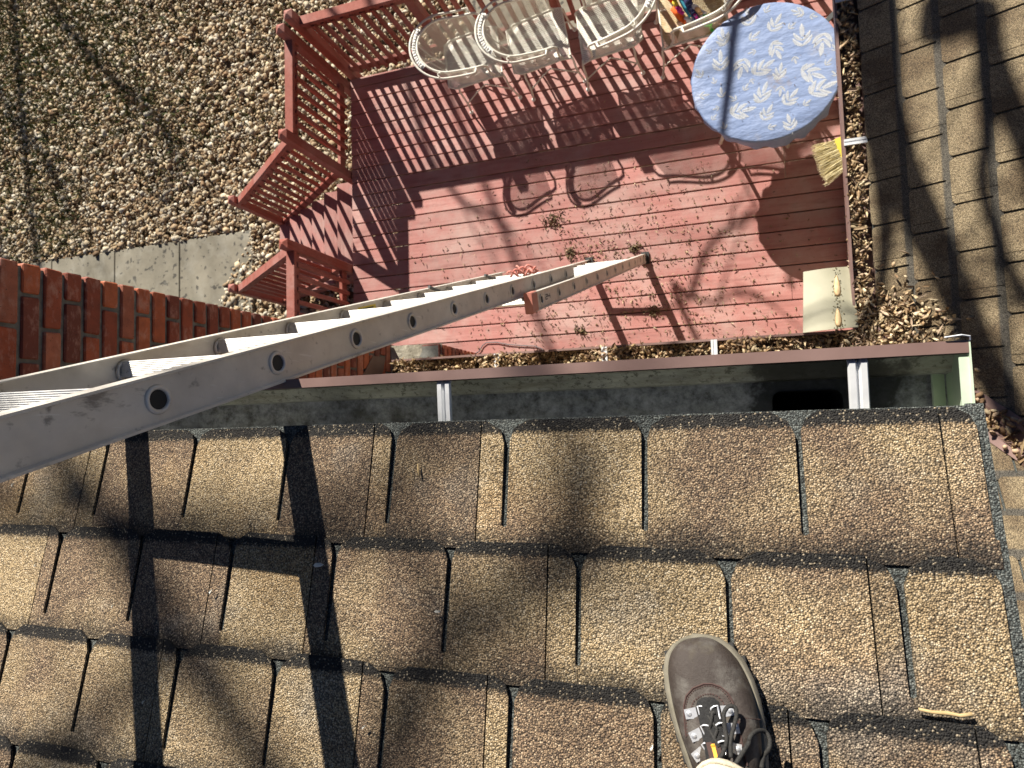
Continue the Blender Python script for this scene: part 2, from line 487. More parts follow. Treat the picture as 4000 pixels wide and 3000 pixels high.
M['bark'] = simple('grey_bark', (.10, .085, .065), (.19, .165, .13), .95, scale=12, bs=.8, bd=.02, bscale=25)
M['wire'] = simple('grey_cable', (.10, .10, .11), None, .5)
M['dark_metal'] = simple('dark_grey_metal', (.055, .06, .062), (.10, .105, .105), .5)
M['petal'] = simple('pale_petal', (.66, .62, .52), (.74, .72, .64), .7)
M['twig'] = simple('dry_twig', (.40, .28, .13), (.50, .37, .19), .8, scale=60)
for nm, c in (('orange', (.85, .14, .02)), ('white', (.78, .76, .80)), ('navy', (.03, .035, .13)), ('green', (.09, .62, .06)), ('pink', (.62, .03, .30)),
              ('yellow', (.75, .60, .06)), ('teal', (.05, .35, .50)), ('peach', (.78, .48, .24)), ('lilac', (.22, .25, .50))):
    M['t_' + nm] = simple(nm + '_towel', c, tuple(x * .8 for x in c), .9, scale=60, bs=.4, bscale=300)

# ================================================================== SETTING
GZ = -1.12
g = MB().add([(-90, -90, GZ - .03), (90, -90, GZ - .03), (90, 90, GZ - .03), (-90, 90, GZ - .03)], [(0, 1, 2, 3)])
struct(obj('ground', g, M['soil']), 'brown soil ground under the gravel')

ICO_V = np.array([(0, 0, -1), (.7236, -.52572, -.447215), (-.276385, -.85064, -.447215), (-.894425, 0, -.447215), (-.276385, .85064, -.447215), (.7236, .52572, -.447215),
                  (.276385, -.85064, .447215), (-.7236, -.52572, .447215), (-.7236, .52572, .447215), (.276385, .85064, .447215), (.894425, 0, .447215), (0, 0, 1)])
ICO_F = np.array([(0, 1, 2), (1, 0, 5), (0, 2, 3), (0, 3, 4), (0, 4, 5), (1, 5, 10), (2, 1, 6), (3, 2, 7), (4, 3, 8), (5, 4, 9),
                  (1, 10, 6), (2, 6, 7), (3, 7, 8), (4, 8, 9), (5, 9, 10), (6, 10, 11), (7, 6, 11), (8, 7, 11), (9, 8, 11), (10, 9, 11)])
def rand_rot(n, tilt=.5):
    a = rng.uniform(0, 2 * np.pi, n); b = rng.normal(0, tilt, n); c = rng.normal(0, tilt, n)
    ca, sa, cb, sb, cc, sc_ = np.cos(a), np.sin(a), np.cos(b), np.sin(b), np.cos(c), np.sin(c)
    Z = np.zeros((n, 3, 3)); X = np.zeros((n, 3, 3)); Y = np.zeros((n, 3, 3))
    Z[:, 0, 0] = ca; Z[:, 0, 1] = -sa; Z[:, 1, 0] = sa; Z[:, 1, 1] = ca; Z[:, 2, 2] = 1
    X[:, 0, 0] = 1; X[:, 1, 1] = cb; X[:, 1, 2] = -sb; X[:, 2, 1] = sb; X[:, 2, 2] = cb
    Y[:, 1, 1] = 1; Y[:, 0, 0] = cc; Y[:, 0, 2] = sc_; Y[:, 2, 0] = -sc_; Y[:, 2, 2] = cc
    return Z @ X @ Y
def scatter(name, P, size, cols, bv=ICO_V, bf=ICO_F, jitter=.16, tilt=.5, mat=None, smooth=True, parent=None):
    """P (n,3) centres, size (n,3) half sizes, cols (n,3): one joined mesh of small pieces"""
    n = len(P); nv = len(bv)
    V = bv[None] * (1 + rng.normal(0, jitter, (n, nv, 1))) * size[:, None, :]
    V = np.einsum('nij,nvj->nvi', rand_rot(n, tilt), V) + P[:, None, :]
    F = (bf[None] + (np.arange(n) * nv)[:, None, None]).reshape(-1, bf.shape[1])
    me = bpy.data.meshes.new(name)
    me.vertices.add(n * nv); me.vertices.foreach_set('co', V.ravel().astype(np.float32))
    k = bf.shape[1]
    me.loops.add(len(F) * k); me.loops.foreach_set('vertex_index', F.ravel().astype(np.int32))
    me.polygons.add(len(F)); me.polygons.foreach_set('loop_start', np.arange(0, len(F) * k, k, dtype=np.int32))
    if smooth: me.polygons.foreach_set('use_smooth', np.ones(len(F), bool))
    me.update(calc_edges=True)
    ca = me.color_attributes.new('Col', 'FLOAT_COLOR', 'POINT')
    C4 = np.ones((n, nv, 4), np.float32); C4[..., :3] = cols[:, None, :]
    ca.data.foreach_set('color', C4.ravel())
    me.materials.append(mat or M['vcol'])
    me.validate()
    o = bpy.data.objects.new(name, me)
    return link(o, parent)
def pick(pal, n, j=.15):
    pal = np.array(pal); c = pal[rng.integers(0, len(pal), n)]
    return np.clip(c * (1 + rng.normal(0, j, (n, 1))), .005, .9)
# ---- gravel field left of and behind the deck
PATH_Y0, PATH_Y1 = 1.30, 2.60
def stone_positions(n):
    x = rng.uniform(-12.2, -1.4, n); y = rng.uniform(.3, 8.0, n)
    under = (x > -3.45) & (y < 3.55)
    pad = (x > -2.62) & (y > 3.9)
    edge = -5.75 + 1.05 * np.clip((y - PATH_Y0) / (PATH_Y1 - PATH_Y0), 0, 1) ** .7 * 0 - .75 * np.clip((2.45 - y) / 1.1, 0, 1) + rng.normal(0, .05, n)
    onpath = (y > PATH_Y0) & (y < PATH_Y1 - .0 + rng.normal(0, .012, n)) & (x < edge)
    chim = (x > -3.1) & (y < .56)
    k = ~(under | pad | onpath | chim)
    return x[k], y[k]
gx, gy = stone_positions(64000)
n = len(gx)
s = np.clip(rng.lognormal(math.log(.0205), .42, n), .008, .05)
gp = np.c_[gx, gy, GZ + s * .35 + rng.uniform(0, .012, n)]
gs = np.c_[s * rng.uniform(.9, 1.5, n), s * rng.uniform(.8, 1.1, n), s * rng.uniform(.36, .7, n)]
gc = pick([(.56, .46, .31), (.64, .55, .40), (.52, .40, .25), (.44, .32, .19), (.68, .62, .50), (.36, .26, .16), (.60, .52, .39), (.47, .41, .32), (.28, .18, .10)], n)
tag(scatter('gravel', gp, gs, gc), 'tan and cream river pebbles covering the ground beside the deck', kind='stuff')
# loose stones strewn on the path end
# ---- dry leaves and grass between the stones
def leaves(name, P, size, cols, label=None, parent=None, mat=None, tilt=.55):
    bv = np.array([(-1, 0, 0), (-.45, -.36, .18), (.4, -.34, .2), (1, 0, .12), (.4, .34, .24), (-.45, .36, .16), (0, 0, -.06)])
    bf = np.array([(0, 1, 6), (1, 2, 6), (2, 3, 6), (3, 4, 6), (4, 5, 6), (5, 0, 6)])
    return scatter(name, P, size, cols, bv, bf, .22, tilt, mat or M['vleaf'], True, parent)
n = 15000
lx = rng.uniform(-12, -3.6, n); ly = rng.uniform(.4, 8, n)
w = rng.uniform(0, 1, n) < np.clip(.25 + .5 * np.sin(lx * 1.7 + ly) * np.cos(ly * 2.1) + .35 * (-lx - 5) / 5, .05, 1)
onp = (ly > PATH_Y0) & (ly < PATH_Y1) & (lx < -5.8)
w &= ~onp
lx, ly = lx[w], ly[w]; n = len(lx)
ls = rng.uniform(.014, .04, n)
tag(leaves('leaf_litter', np.c_[lx, ly, np.full(n, GZ + .035)], np.c_[ls, ls * .8, ls], pick([(.26, .15, .07), (.36, .24, .12), (.16, .095, .05), (.44, .33, .19), (.30, .20, .10)], n)),
    'dry brown leaves fallen among the pebbles', kind='stuff')
def grass_field():
    cl = [(-10.6, 6.6, 1.1, 1800), (-9.7, 5.6, .8, 900), (-8.6, 5.9, .6, 420), (-9.6, 3.6, .7, 380), (-7.6, 5.0, .55, 380), (-6.9, 4.2, .45, 260), (-10.9, 4.4, .8, 480), (-8.1, 6.9, .7, 420),
          (-6.2, 6.2, .5, 200), (-5.2, 5.6, .35, 90), (-9.3, 2.9, .3, 120), (-5.5, 4.0, .3, 60), (-11.5, 3.2, .6, 300)]
    P = []
    for cx, cy, r, k in cl:
        P.append(np.c_[rng.normal(cx, r, k), rng.normal(cy, r, k)])
    P = np.vstack(P)
    P = P[~((P[:, 1] > PATH_Y0) & (P[:, 1] < PATH_Y1 + .05))]
    P = np.repeat(P, 3, 0) + rng.normal(0, .025, (len(P) * 3, 2))
    k = len(P)
    bv = np.array([(-.06, 0, 0), (.06, 0, 0), (.05, .1, .55), (-.05, .1, .55), (0, .34, 1.0)])
    bf = np.array([(0, 1, 2), (0, 2, 3), (3, 2, 4)])
    h = rng.uniform(.05, .13, k)
    c = pick([(.085, .13, .03), (.12, .15, .045), (.22, .20, .08), (.30, .26, .12), (.05, .085, .025)], k)
    return scatter('grass', np.c_[P, np.full(k, GZ)], np.c_[h, h, h], c, bv, bf, .1, .4, M['vleaf'], False)
tag(grass_field(), 'thin green and straw coloured grass growing through the gravel', kind='stuff')

# ---- concrete path and pad
path = struct(thing('path', 'grey concrete slab path crossing the gravel towards the deck stairs', None))
jx = [-13.2, -11.95, -10.65, -9.38, -8.12, -6.93, -5.70]
for a, b_ in zip(jx[:-1], jx[1:]):
    m = MB(); e = .006
    m.loft([[(a + e, PATH_Y0, GZ - .08), (b_ - e, PATH_Y0, GZ - .08), (b_ - e, PATH_Y1, GZ - .08), (a + e, PATH_Y1, GZ - .08)],
            [(a + e, PATH_Y0, GZ + .012), (b_ - e, PATH_Y0, GZ + .012), (b_ - e, PATH_Y1, GZ + .012), (a + e, PATH_Y1, GZ + .012)],
            [(a + e + .008, PATH_Y0 + .008, GZ + .02), (b_ - e - .008, PATH_Y0 + .008, GZ + .02), (b_ - e - .008, PATH_Y1 - .008, GZ + .02), (a + e + .008, PATH_Y1 - .008, GZ + .02)]])
    obj('slab', m, M['path'], path)
struct(obj('patio', MB().box(-2.62, 6, 3.9, 9, GZ - .1, GZ + .02), M['path']), 'grey concrete patio seen through the deck balusters')

# ================================================================== DECK
DX0, DX1, DY1 = -3.49, 1.35, 3.60
PITCH = .1437
deck = thing('deck', 'faded red painted wooden deck of long boards strewn with seed husks', 'deck', (-1, 1.8, 0))
def board_mesh(L, w=PITCH - .0105, t=.026):
    c = .004; a = w / 2
    pr = [(-a, -t), (a, -t), (a, -c), (a - c, 0), (-a + c, 0), (-a, -c)]
    return MB().loft([[(x, p[0], p[1]) for p in pr] for x in (-L / 2, L / 2)]).mesh('board')
bm_cache = {}
def board(x0, x1, yc, w=None):
    key = (round(x1 - x0, 3), w)
    if key not in bm_cache:
        bm_cache[key] = board_mesh(x1 - x0, w or PITCH - .0105); bm_cache[key].materials.append(M['deck'])
    obj('board', bm_cache[key], None, deck, mw=Matrix.Translation(((x0 + x1) / 2, yc, random.uniform(-.0012, .0012))))
ys = 3.353 + PITCH * .5
k = 0
y = ys
while y > -.35:
    if k in (4, 9, 10, 17, 21):
        board(DX0, .598, y); board(.602, DX1, y)
    else:
        board(DX0, DX1, y)
    y -= PITCH; k += 1
board(DX0, DX1, 3.353 + PITCH + .052, .096)
obj('rim_joist', MB().box(DX0 + .006, DX0 + .044, -.4, DY1 - .012, -.27, -.0265).box(DX0 + .006, DX1, DY1 - .048, DY1 - .01, -.27, -.0265), M['rail'], deck)
jm = MB()
for i in range(12):
    x = DX0 + .3 + i * .4
    jm.box(x - .019, x + .019, -.4, DY1 - .05, -.25, -.0268)
obj('joist', jm, M['rail'], deck)

# ---- railings
def post_mesh(h, zb, w=.086):
    m = MB(); a = w / 2; c = .004
    pr = [(-a + c, -a), (a - c, -a), (a, -a + c), (a, a - c), (a - c, a), (-a + c, a), (-a, a - c), (-a, -a + c)]
    m.loft([[(x, y, zb) for x, y in pr], [(x, y, h - .028) for x, y in pr], [(x * 1.0, y * 1.0, h - .022) for x, y in pr], [(x * .18, y * .18, h) for x, y in pr]])
    return m.mesh('post')
posts = {}
def post(par, x, y, h, zb):
    k = (round(h, 3), round(zb, 3))
    if k not in posts:
        posts[k] = post_mesh(h, zb); posts[k].materials.append(M['rail'])
    obj('post', posts[k], None, par, mw=Matrix.Translation((x, y, 0)))
def railing(par, p, q, n, zt0=.90, zt1=.90, zb0=.10, zb1=.10, inset=None):
    """top rail, sub rail, bottom rail and n balusters between plan points p and q (heights at each end)"""
    p, q = Vector(p + (0,)), Vector(q + (0,))
    up = Vector((0, 0, 1))
    obj('top_rail', MB().bar(p + up * zt0, q + up * zt1, .088, .038, ch=.004), M['rail'], par)
    obj('sub_rail', MB().bar(p + up * (zt0 - .055), q + up * (zt1 - .055), .036, .068, ch=.003), M['rail'], par)
    obj('bottom_rail', MB().bar(p + up * zb0, q + up * zb1, .036, .085, ch=.003), M['rail'], par)
    d = (q - p)
    side = d.cross(up).normalized()
    bmesh_ = None
    for i in range(n):
        t = (i + 1) / (n + 1)
        c = p + d * t + side * (.036 if inset is None else inset)
        za = zb0 + (zb1 - zb0) * t - .035; zb = zt0 + (zt1 - zt0) * t - .024
        if bmesh_ is None:
            bmesh_ = MB().bar((0, 0, 0), (0, 0, zb - za), .036, .036, up=(0, 1, 0), ch=.003).mesh('baluster'); bmesh_.materials.append(M['rail'])
        obj('baluster', bmesh_, None, par, mw=Matrix.Translation((c.x, c.y, za)))
RX = -3.545
PX2, PY2 = -3.462, 3.648
r1 = thing('deck_railing', 'red wooden railing along the gravel side, between the deck corner and the stair opening', 'railing', (RX, 3, 0))
post(r1, RX, 3.535, 1.05, -.26); post(r1, RX, 2.585, 1.03, -.26)
railing(r1, (RX, 3.49), (RX, 2.63), 7, inset=-.036)
r2 = thing('deck_railing', 'red wooden railing along the far edge of the deck behind the iron chairs', 'railing', (-1, PY2, 0))
for x in (PX2, -2.368, -1.221, -.08, 1.06):
    post(r2, x, PY2, 1.05, -.26)
for a, b_ in ((PX2, -2.368), (-2.368, -1.221), (-1.221, -.08), (-.08, 1.06)):
    railing(r2, (a + .045, PY2), (b_ - .045, PY2), 9)
r3 = thing('deck_railing', 'short red wooden railing between the deck stairs and the brick chimney', 'railing', (RX, 1, 0))
post(r3, RX, 1.600, 1.03, -.26); post(r3, RX, .62, 1.03, -.26)
railing(r3, (RX, 1.555), (RX, .66), 7, inset=-.036)

# ---- stairs
RUN, RISE, NT = .28, .165, 6
SY0, SY1 = 1.60, 2.585
st = thing('deck_stairs', 'red wooden stairs leading from the deck down to the gravel', 'stairs', (-4.3, 2.05, GZ))
tm = None
for i in range(NT):
    if tm is None:
        tm = MB().loft([[(x, SY0 + .0, -.036), (x, SY1, -.036), (x, SY1, 0), (x, SY0, 0)] for x in (-RUN / 2 - .012, RUN / 2 - .004)]).mesh('tread'); tm.materials.append(M['tread'])
    obj('tread', tm, None, st, mw=Matrix.Translation((DX0 - RUN * (i + .5), 0, -RISE * (i + 1))))
for yy in (SY0 + .03, SY1 - .03):
    m = MB(); prof = [(DX0, -RISE - .04)]
    m.loft([[(DX0, yy + e, -RISE - .04), (DX0 - RUN * NT, yy + e, -RISE * NT - .04), (DX0 - RUN * NT, yy + e, -RISE * NT - .14), (DX0, yy + e, -RISE - .3)] for e in (-.019, .019)])
    obj('stringer', m, M['rail'], st)
XF = DX0 - RUN * NT + .02
ZF = -.10
slope = RISE / RUN
for nm, yy, py in (('red stair handrail on the far side of the deck stairs', 2.60, 2.60), ('red stair handrail on the near side of the deck stairs, beside the brick chimney', 1.585, 1.585)):
    hr = thing('stair_handrail', nm, 'handrail', (-4.4, yy, GZ))
    post(hr, XF, py, ZF, GZ - .1)
    x0, x1 = RX - .05, XF + .045
    railing(hr, (x0, yy), (x1, yy), 10, zt0=.86, zt1=ZF - .10, zb0=.10 - .02, zb1=ZF - .10 - .80, inset=0.0)

# ================================================================== HOUSE
house = thing('house', 'house with brown shingle roofs on two levels, brick chimney and tan siding', 'house', (0, -1, GZ))
EZ = 4.47
A1 = math.radians(14)
class Plane:
    def __init__(s, O, sd, vd):
        s.O, s.sd, s.vd = Vector(O), Vector(sd).normalized(), Vector(vd).normalized()
        s.n = s.sd.cross(s.vd); s.n.normalize()
        if s.n.z < 0: s.n = -s.n
    def p(s, a, v, h=0):
        return s.O + s.sd * a + s.vd * v + s.n * h
UP = Plane((0, 0, EZ), (1, 0, 0), (0, -math.cos(A1), math.sin(A1)))
def clip(poly, fn):
    """keep the part of a polygon where fn(point) > 0"""
    out = []
    for i in range(len(poly)):
        a, b_ = poly[i], poly[(i + 1) % len(poly)]
        fa, fb = fn(a), fn(b_)
        if fa > 0: out.append(a)
        if (fa > 0) != (fb > 0):
            t = fa / (fa - fb); out.append((a[0] + (b_[0] - a[0]) * t, a[1] + (b_[1] - a[1]) * t))
    return out
def tab_piece(pl, poly, v0, E, par, mat, th=.0042):
    """poly in (s, v) with v measured from the butt edge; butt edge lies on the course below"""
    if len(poly) < 3: return None
    if sum(poly[i][0] * poly[(i + 1) % len(poly)][1] - poly[(i + 1) % len(poly)][0] * poly[i][1] for i in range(len(poly))) < 0:
        poly = poly[::-1]
    m = MB(); n = len(poly); wob = random.uniform(0, .0015)
    top = []; bot = []
    for a, v in poly:
        h = max(0., 1 - v / E) * .0048 + wob * max(0, 1 - v / (.3 * E))
        top.append(pl.p(a, v0 + v, h)); bot.append(pl.p(a, v0 + v, h - th))
    m.v = [tuple(p) for p in top + bot + top]
    m.f = [tuple(range(n)), tuple(reversed(range(n, 2 * n)))]
    if (Vector(top[1]) - top[0]).cross(Vector(top[2]) - top[1]).dot(pl.n) < 0:
        m.f = [tuple(reversed(range(n))), tuple(range(n, 2 * n))]
    for i in range(n):
        k = (i + 1) % n
        m.f.append((2 * n + i, n + i, n + k, 2 * n + k))
    m.uv = [(a, v) for a, v in poly] * 2 + [(a, -.01) for a, v in poly]
    return obj('shingle', m, mat, par)
def tab_poly(s0, s1, E, slot=.0095, c=.030, L=.87, left=True, right=True):
    h = slot / 2; T = E + .012; l = L * E
    j = lambda a: random.uniform(-a, a)
    cl = c * random.uniform(.8, 1.2); cr = c * random.uniform(.8, 1.2)
    e = .0003
    P = []
    P += [(s0 + h + cl, j(.0015)), ((s0 + s1) / 2, j(.0015)), (s1 - h - cr, j(.0015)), (s1 - h - cr * .25, cr * .45), (s1 - h + j(.001), cr + .004), (s1 - h + j(.001), l), (s1 - e, l + .003), (s1 - e, T),
          (s0 + e, T), (s0 + e, l + .003), (s0 + h + j(.001), l), (s0 + h + j(.001), cl + .004), (s0 + h + cl * .25, cl * .45)]
    return P
# ---- near roof
roof1 = obj('roof', MB().loft([[UP.p(a, v, h) for a, v in ((-2.6, -.004), (.334, -.004), (.334, 2.4), (-2.6, 2.4))] for h in (-.02, -.0045)]), M['base'], house)
roof1['label'] = 'near roof of tan granule shingles the person stands on'
rows = [(0.0, .199, [.3305, .1055, -.114, -.339, -.552, -.776, -1.000, -1.235, -1.46, -1.68, -1.90, -2.12, -2.34]),
        (.199, .195, [.3275, .2125, 0.0, -.2135, -.428, -.645, -.864, -1.085, -1.305, -1.525, -1.745, -1.965, -2.19]),
        (.394, .198, [.324, .310, .104, -.1015, -.311, -.520, -.732, -.942, -1.16, -1.38, -1.60, -1.82, -2.04]),
        (.592, .197, [.322, .215, 0.0, -.21, -.42, -.63, -.85, -1.07, -1.29, -1.51, -1.73, -1.95]),
        (.789, .197, [.320, .11, -.11, -.33, -.55, -.77, -.99, -1.21, -1.43, -1.65, -1.87]),
        (.986, .197, [.320, .215, 0, -.22, -.44, -.66, -.88, -1.10, -1.32, -1.54, -1.76])]
slivers = {(0, 0), (0, 3), (0, 4), (0, 7), (1, 0), (1, 1), (1, 3), (1, 5), (1, 6), (1, 8), (2, 1), (2, 2), (2, 4), (2, 5), (2, 7)}
for ri, (v0, E, sx) in enumerate(rows):
    for i in range(len(sx) - 1):
        s1, s0 = sx[i], sx[i + 1]
        if s1 - s0 < .03: continue
        P = tab_poly(s0, s1, E)
        if (ri, i) in slivers and s1 - s0 > .15:
            cut = s1 - random.uniform(.036, .05)
            tab_piece(UP, clip(P, lambda q: cut - .0012 - q[0] + .012 * q[1] * 0), v0, E, roof1, M['tab'])
            tab_piece(UP, clip(P, lambda q: q[0] - cut - .0012), v0, E, roof1, M['tab'])
        else:
            tab_piece(UP, P, v0, E, roof1, M['tab'])
obj('rake_strip', MB().loft([[UP.p(a, v, h) for a, v in ((.318, -.006), (.339, -.006), (.330, 2.4), (.309, 2.4))] for h in (-.0043, -.0012)]), M['base'], roof1)
obj('rake_board', MB().loft([[UP.p(a, v, h) for a, v in ((.29, .035), (.318, .035), (.311, 2.4), (.281, 2.4))] for h in (-.17, -.0205)]), M['trim'], roof1)
# ---- lower roofs meeting in a valley
A2 = math.radians(28)
LZ = D - 3.5
BX, AY = .768, .30
PB = Plane((BX, 0, LZ), (0, 1, 0), (math.cos(A2), 0, math.sin(A2)))
PA = Plane((0, AY, LZ), (1, 0, 0), (0, -math.cos(A2), math.sin(A2)))
c2 = math.cos(A2)
roof2 = obj('roof', MB().loft([[PB.p(a, v, h) for a, v in ((AY, 0), (6, 0), (6, 3.2), (AY - 3.2 * c2, 3.2))] for h in (-.03, -.0065)]), M['base'], house)
roof2['label'] = 'lower roof of weathered brown shingles beside the round table, striped by branch shadows'
E2 = .17
off = [2.037, 1.954, 1.832, 1.746, 1.66, 1.56, 1.47, 1.39]
for r in range(8):
    a0 = off[r] - .224 * 12
    for i in range(22):
        s0 = a0 + .224 * i; s1 = s0 + .224
        if s0 > 3.3: continue
        P = tab_poly(s0, s1, E2, slot=.010, c=.015)
        fn = lambda q: q[0] - (AY - (r * E2 + q[1]) * c2) - .045
        if r in (0, 1, 2, 3, 4, 5) and (i + r) % 2 == 0:
            cut = s0 + .045
            tab_piece(PB, clip(clip(P, fn), lambda q: q[0] - cut - .0015), r * E2, E2, roof2, M['far'])
            tab_piece(PB, clip(clip(P, fn), lambda q: cut - .0015 - q[0]), r * E2, E2, roof2, M['far'])
        else:
            tab_piece(PB, clip(P, fn), r * E2, E2, roof2, M['far'])
roof3 = obj('roof', MB().loft([[PA.p(a, v, h) for a, v in ((-2.03, 0), (BX, 0), (BX + 3.2 * c2, 3.2), (-2.03, 3.2))] for h in (-.03, -.0065)]), M['base'], house)
roof3['label'] = 'small corner of lower shingle roof seen past the near roof edge, below the debris filled valley'
for r in range(13):
    for i in range(-8, 14):
        s0 = -.05 + .224 * i + (.11 if r % 2 else .03); s1 = s0 + .224
        P = tab_poly(s0, s1, E2, slot=.010, c=.015)
        fn = lambda q: (BX + (r * E2 + q[1]) * c2) - q[0] - .045
        if fn((s0, E2)) < 0: continue
        if s0 < .6 and r > 3: continue
        tab_piece(PA, clip(P, fn), r * E2, E2, roof3, M['far'])
vm = MB()
vd = Vector((c2, -c2, math.sin(A2)))
v0p = Vector((BX, AY, LZ))
for nm, pl, sg in (('b', PB, 1), ('a', PA, -1)):
    acr = Vector((1, 1, 0)).normalized() * sg
    q = [v0p + vd * t for t in (0.0, 3.1)]
    off_ = pl.n * .012
    for e0, e1 in ((.075, .115),):
        # folded brown flashing lip either side of the valley
        def at(t, e):
            base = v0p + vd * t
            d = pl.sd * sg if nm == 'b' else pl.sd * (-1) * (-sg)
            return base
        pass
valley = MB()
for sgn in (1, -1):
    pl = PB if sgn == 1 else PA
    def pt(t, e, h):
        # t down the valley, e metres away from it inside the plane
        if sgn == 1: return PB.p(AY - t * c2 + e, t, h)
        return PA.p(BX + t * c2 - e, t, h)
    valley.loft([[pt(t, .055, .004), pt(t, .115, .006), pt(t, .115, .0095), pt(t, .07, .013), pt(t, .055, .010)] for t in (.0, 3.1)])
    valley.loft([[pt(t, 0, .001), pt(t, .056, .001), pt(t, .056, .004), pt(t, 0, .004)] for t in (.0, 3.1)])
obj('valley_flashing', valley, M['gutter_brown'], house)
# ---- walls
wl = MB().box(-2.03, 1.02, -4.0, -.35, GZ - .1, LZ + .05)
wl.box(1.02, 5, -4.0, 6, GZ - .1, LZ + .02)
wl.box(-2.03, .12, -4.0, -.36, LZ + .06, EZ - .02)
obj('wall', wl, M['siding'], house)
obj('soffit', MB().box(-2.03, .30, -.36, -.028, EZ - .19, EZ - .17).box(-2.03, .31, -.05, -.028, EZ - .17, EZ - .035), M['trim'], house)
obj('soffit', MB().box(-2.03, 1.02, -.35, AY - .02, LZ - .15, LZ - .13).box(-2.03, BX, AY - .04, AY - .018, LZ - .13, LZ - .045)
    .box(BX + .02, 1.02, AY, 6, LZ - .15, LZ - .13).box(BX + .02, BX + .042, AY, 6, LZ - .13, LZ - .045), M['trim'], house)

# ---- chimney
CX, CY = -2.04, .537
BL, BH, BW, J = .195, .0545, .092, .0132
CH = BH + J
core = MB().box(CX - .85, CX - .010, -.6, CY - .010, GZ, 4.74).box(CX - .02, -1.706 - .010, -.6, .513 - .010, GZ, 1.80)
chim = obj('chimney', core, M['mortar'], house)
chim['label'] = 'red brick chimney with dark mortar beside the ladder'
brick_var = {}
def brick_mesh(L, kind):
    k = (round(L, 4), kind)
    if k in brick_var: return brick_var[k]
    rs = random.Random(hash(k) % 1000)
    x, y, z = BW / 2, L / 2, BH / 2
    c = .004
    m = MB()
    def ring(zz, ins):
        jj = lambda: rs.uniform(-.0016, .0016)
        pr = [(-x + c + ins, -y + ins), (x - c - ins, -y + ins), (x - ins, -y + c + ins), (x - ins, y - c - ins), (x - c - ins, y - ins), (-x + c + ins, y - ins), (-x + ins, y - c - ins), (-x + ins, -y + c + ins)]
        return [(a + jj(), b_ + jj(), zz + jj() * .6) for a, b_ in pr]
    m.loft([ring(-z, .004), ring(-z + c, 0), ring(z - c, 0), ring(z, .004)])
    me = m.mesh('brick'); me.materials.append(M['brick'])
    brick_var[k] = me
    return me
def brick(x, y, z, L, rot=False):
    mw = Matrix.Translation((x + random.uniform(-.0025, .0015), y, z)) @ Matrix.Rotation(random.uniform(-.008, .008) + (math.pi / 2 if rot else 0), 4, 'Z')
    obj('brick', brick_mesh(L, random.randint(0, 5)), None, chim, mw=mw)
z = 1.84 + BH / 2
k = 0
extra = MB()
while z < 4.72:
    if k % 2 == 0:
        brick(CX - BW / 2, CY - BL / 2, z, BL)
        y = CY - BL - J
        x = CX - BW - J
    else:
        brick(CX - BL / 2, CY - BW / 2, z, BL, True)
        y = CY - BW - J
        x = CX - BL - J
    while y > .02:
        brick(CX - BW / 2, y - BL / 2, z, BL); y -= BL + J
    while x > CX - .84:
        extra.box(max(x - BL, CX - .85), x, CY - BW, CY - random.uniform(-.001, .002), z - BH / 2, z + BH / 2); x -= BL + J
    z += CH; k += 1
z = 1.84 - .04 - BH / 2
while z > .02:
    k += 1
    for (cx, ytop) in ((-1.706, .513),):
        if k % 2:
            brick(cx - BW / 2, ytop - BL / 2, z, BL); y = ytop - BL - J
        else:
            brick(cx - BL / 2, ytop - BW / 2, z, BL, True); y = ytop - BW - J
        while y > .12:
            brick(cx - BW / 2, y - BL / 2, z, BL); y -= BL + J
        x = cx - BL - J
        while x > CX - .84:
            extra.box(max(x - BL, CX - .85), x, ytop - BW, ytop, z - BH / 2, z + BH / 2); x -= BL + J
    z -= CH
ex = obj('brick_courses', extra, M['brick'], chim); ex['kind'] = 'stuff'
cap = MB(); nx, ny = 9, 8
pts = [[(CX - .005 + (.334 + .012) * i / nx, .513 + .004 - .62 * j / ny, 1.84 - .05 * i / nx - .01 + random.uniform(-.008, .008)) for i in range(nx + 1)] for j in range(ny + 1)]
cap.v = [p for r in pts for p in r]
cap.f = [(j * (nx + 1) + i, (j + 1) * (nx + 1) + i, (j + 1) * (nx + 1) + i + 1, j * (nx + 1) + i + 1) for j in range(ny) for i in range(nx)]
obj('shoulder_cap', cap, M['concrete_cap'], chim)
obj('chimney_cap', MB().box(CX - .9, CX + .02, -.65, CY + .02, 4.74, 4.80), M['concrete_cap'], chim)
obj('flashing', MB().loft([[(CX + e, .34, LZ - .02), (CX + e, .30, LZ + .02), (CX + e, .05, LZ + .20), (CX + e, .05, LZ + .34), (CX + e, .26, LZ + .26), (CX + e, .43, LZ + .10), (CX + e, .43, LZ - .05)] for e in (.002, .006)]), M['trim'], chim)

# ---- gutters
def gutter_profile_strip(m, x0, x1, prof, y0, z0, sgn=1):
    pass
gut = thing('gutter', 'open brown gutter with stained pale inside along the near roof edge', 'gutter', (-.8, .05, EZ - .1))
GX0, GX1 = -2.03, .331
gz = EZ - .012
lip = MB()
pr = [(.093, gz), (.093, gz - .022), (.0905, gz - .024), (.0905, gz - .004), (.076, gz - .004), (.078, gz - .012), (.0755, gz - .012), (.0755, gz)]
lip.loft([[(x, y, z) for y, z in pr] for x in (GX0, GX1)])
obj('front_lip', lip, M['gutter_brown'], gut)
outp = [(.0905, gz - .021), (.096, gz - .035), (.085, gz - .055), (.056, gz - .075), (.054, gz - .104), (-.022, gz - .104), (-.022, gz - .101), (.051, gz - .101)]
body = MB()
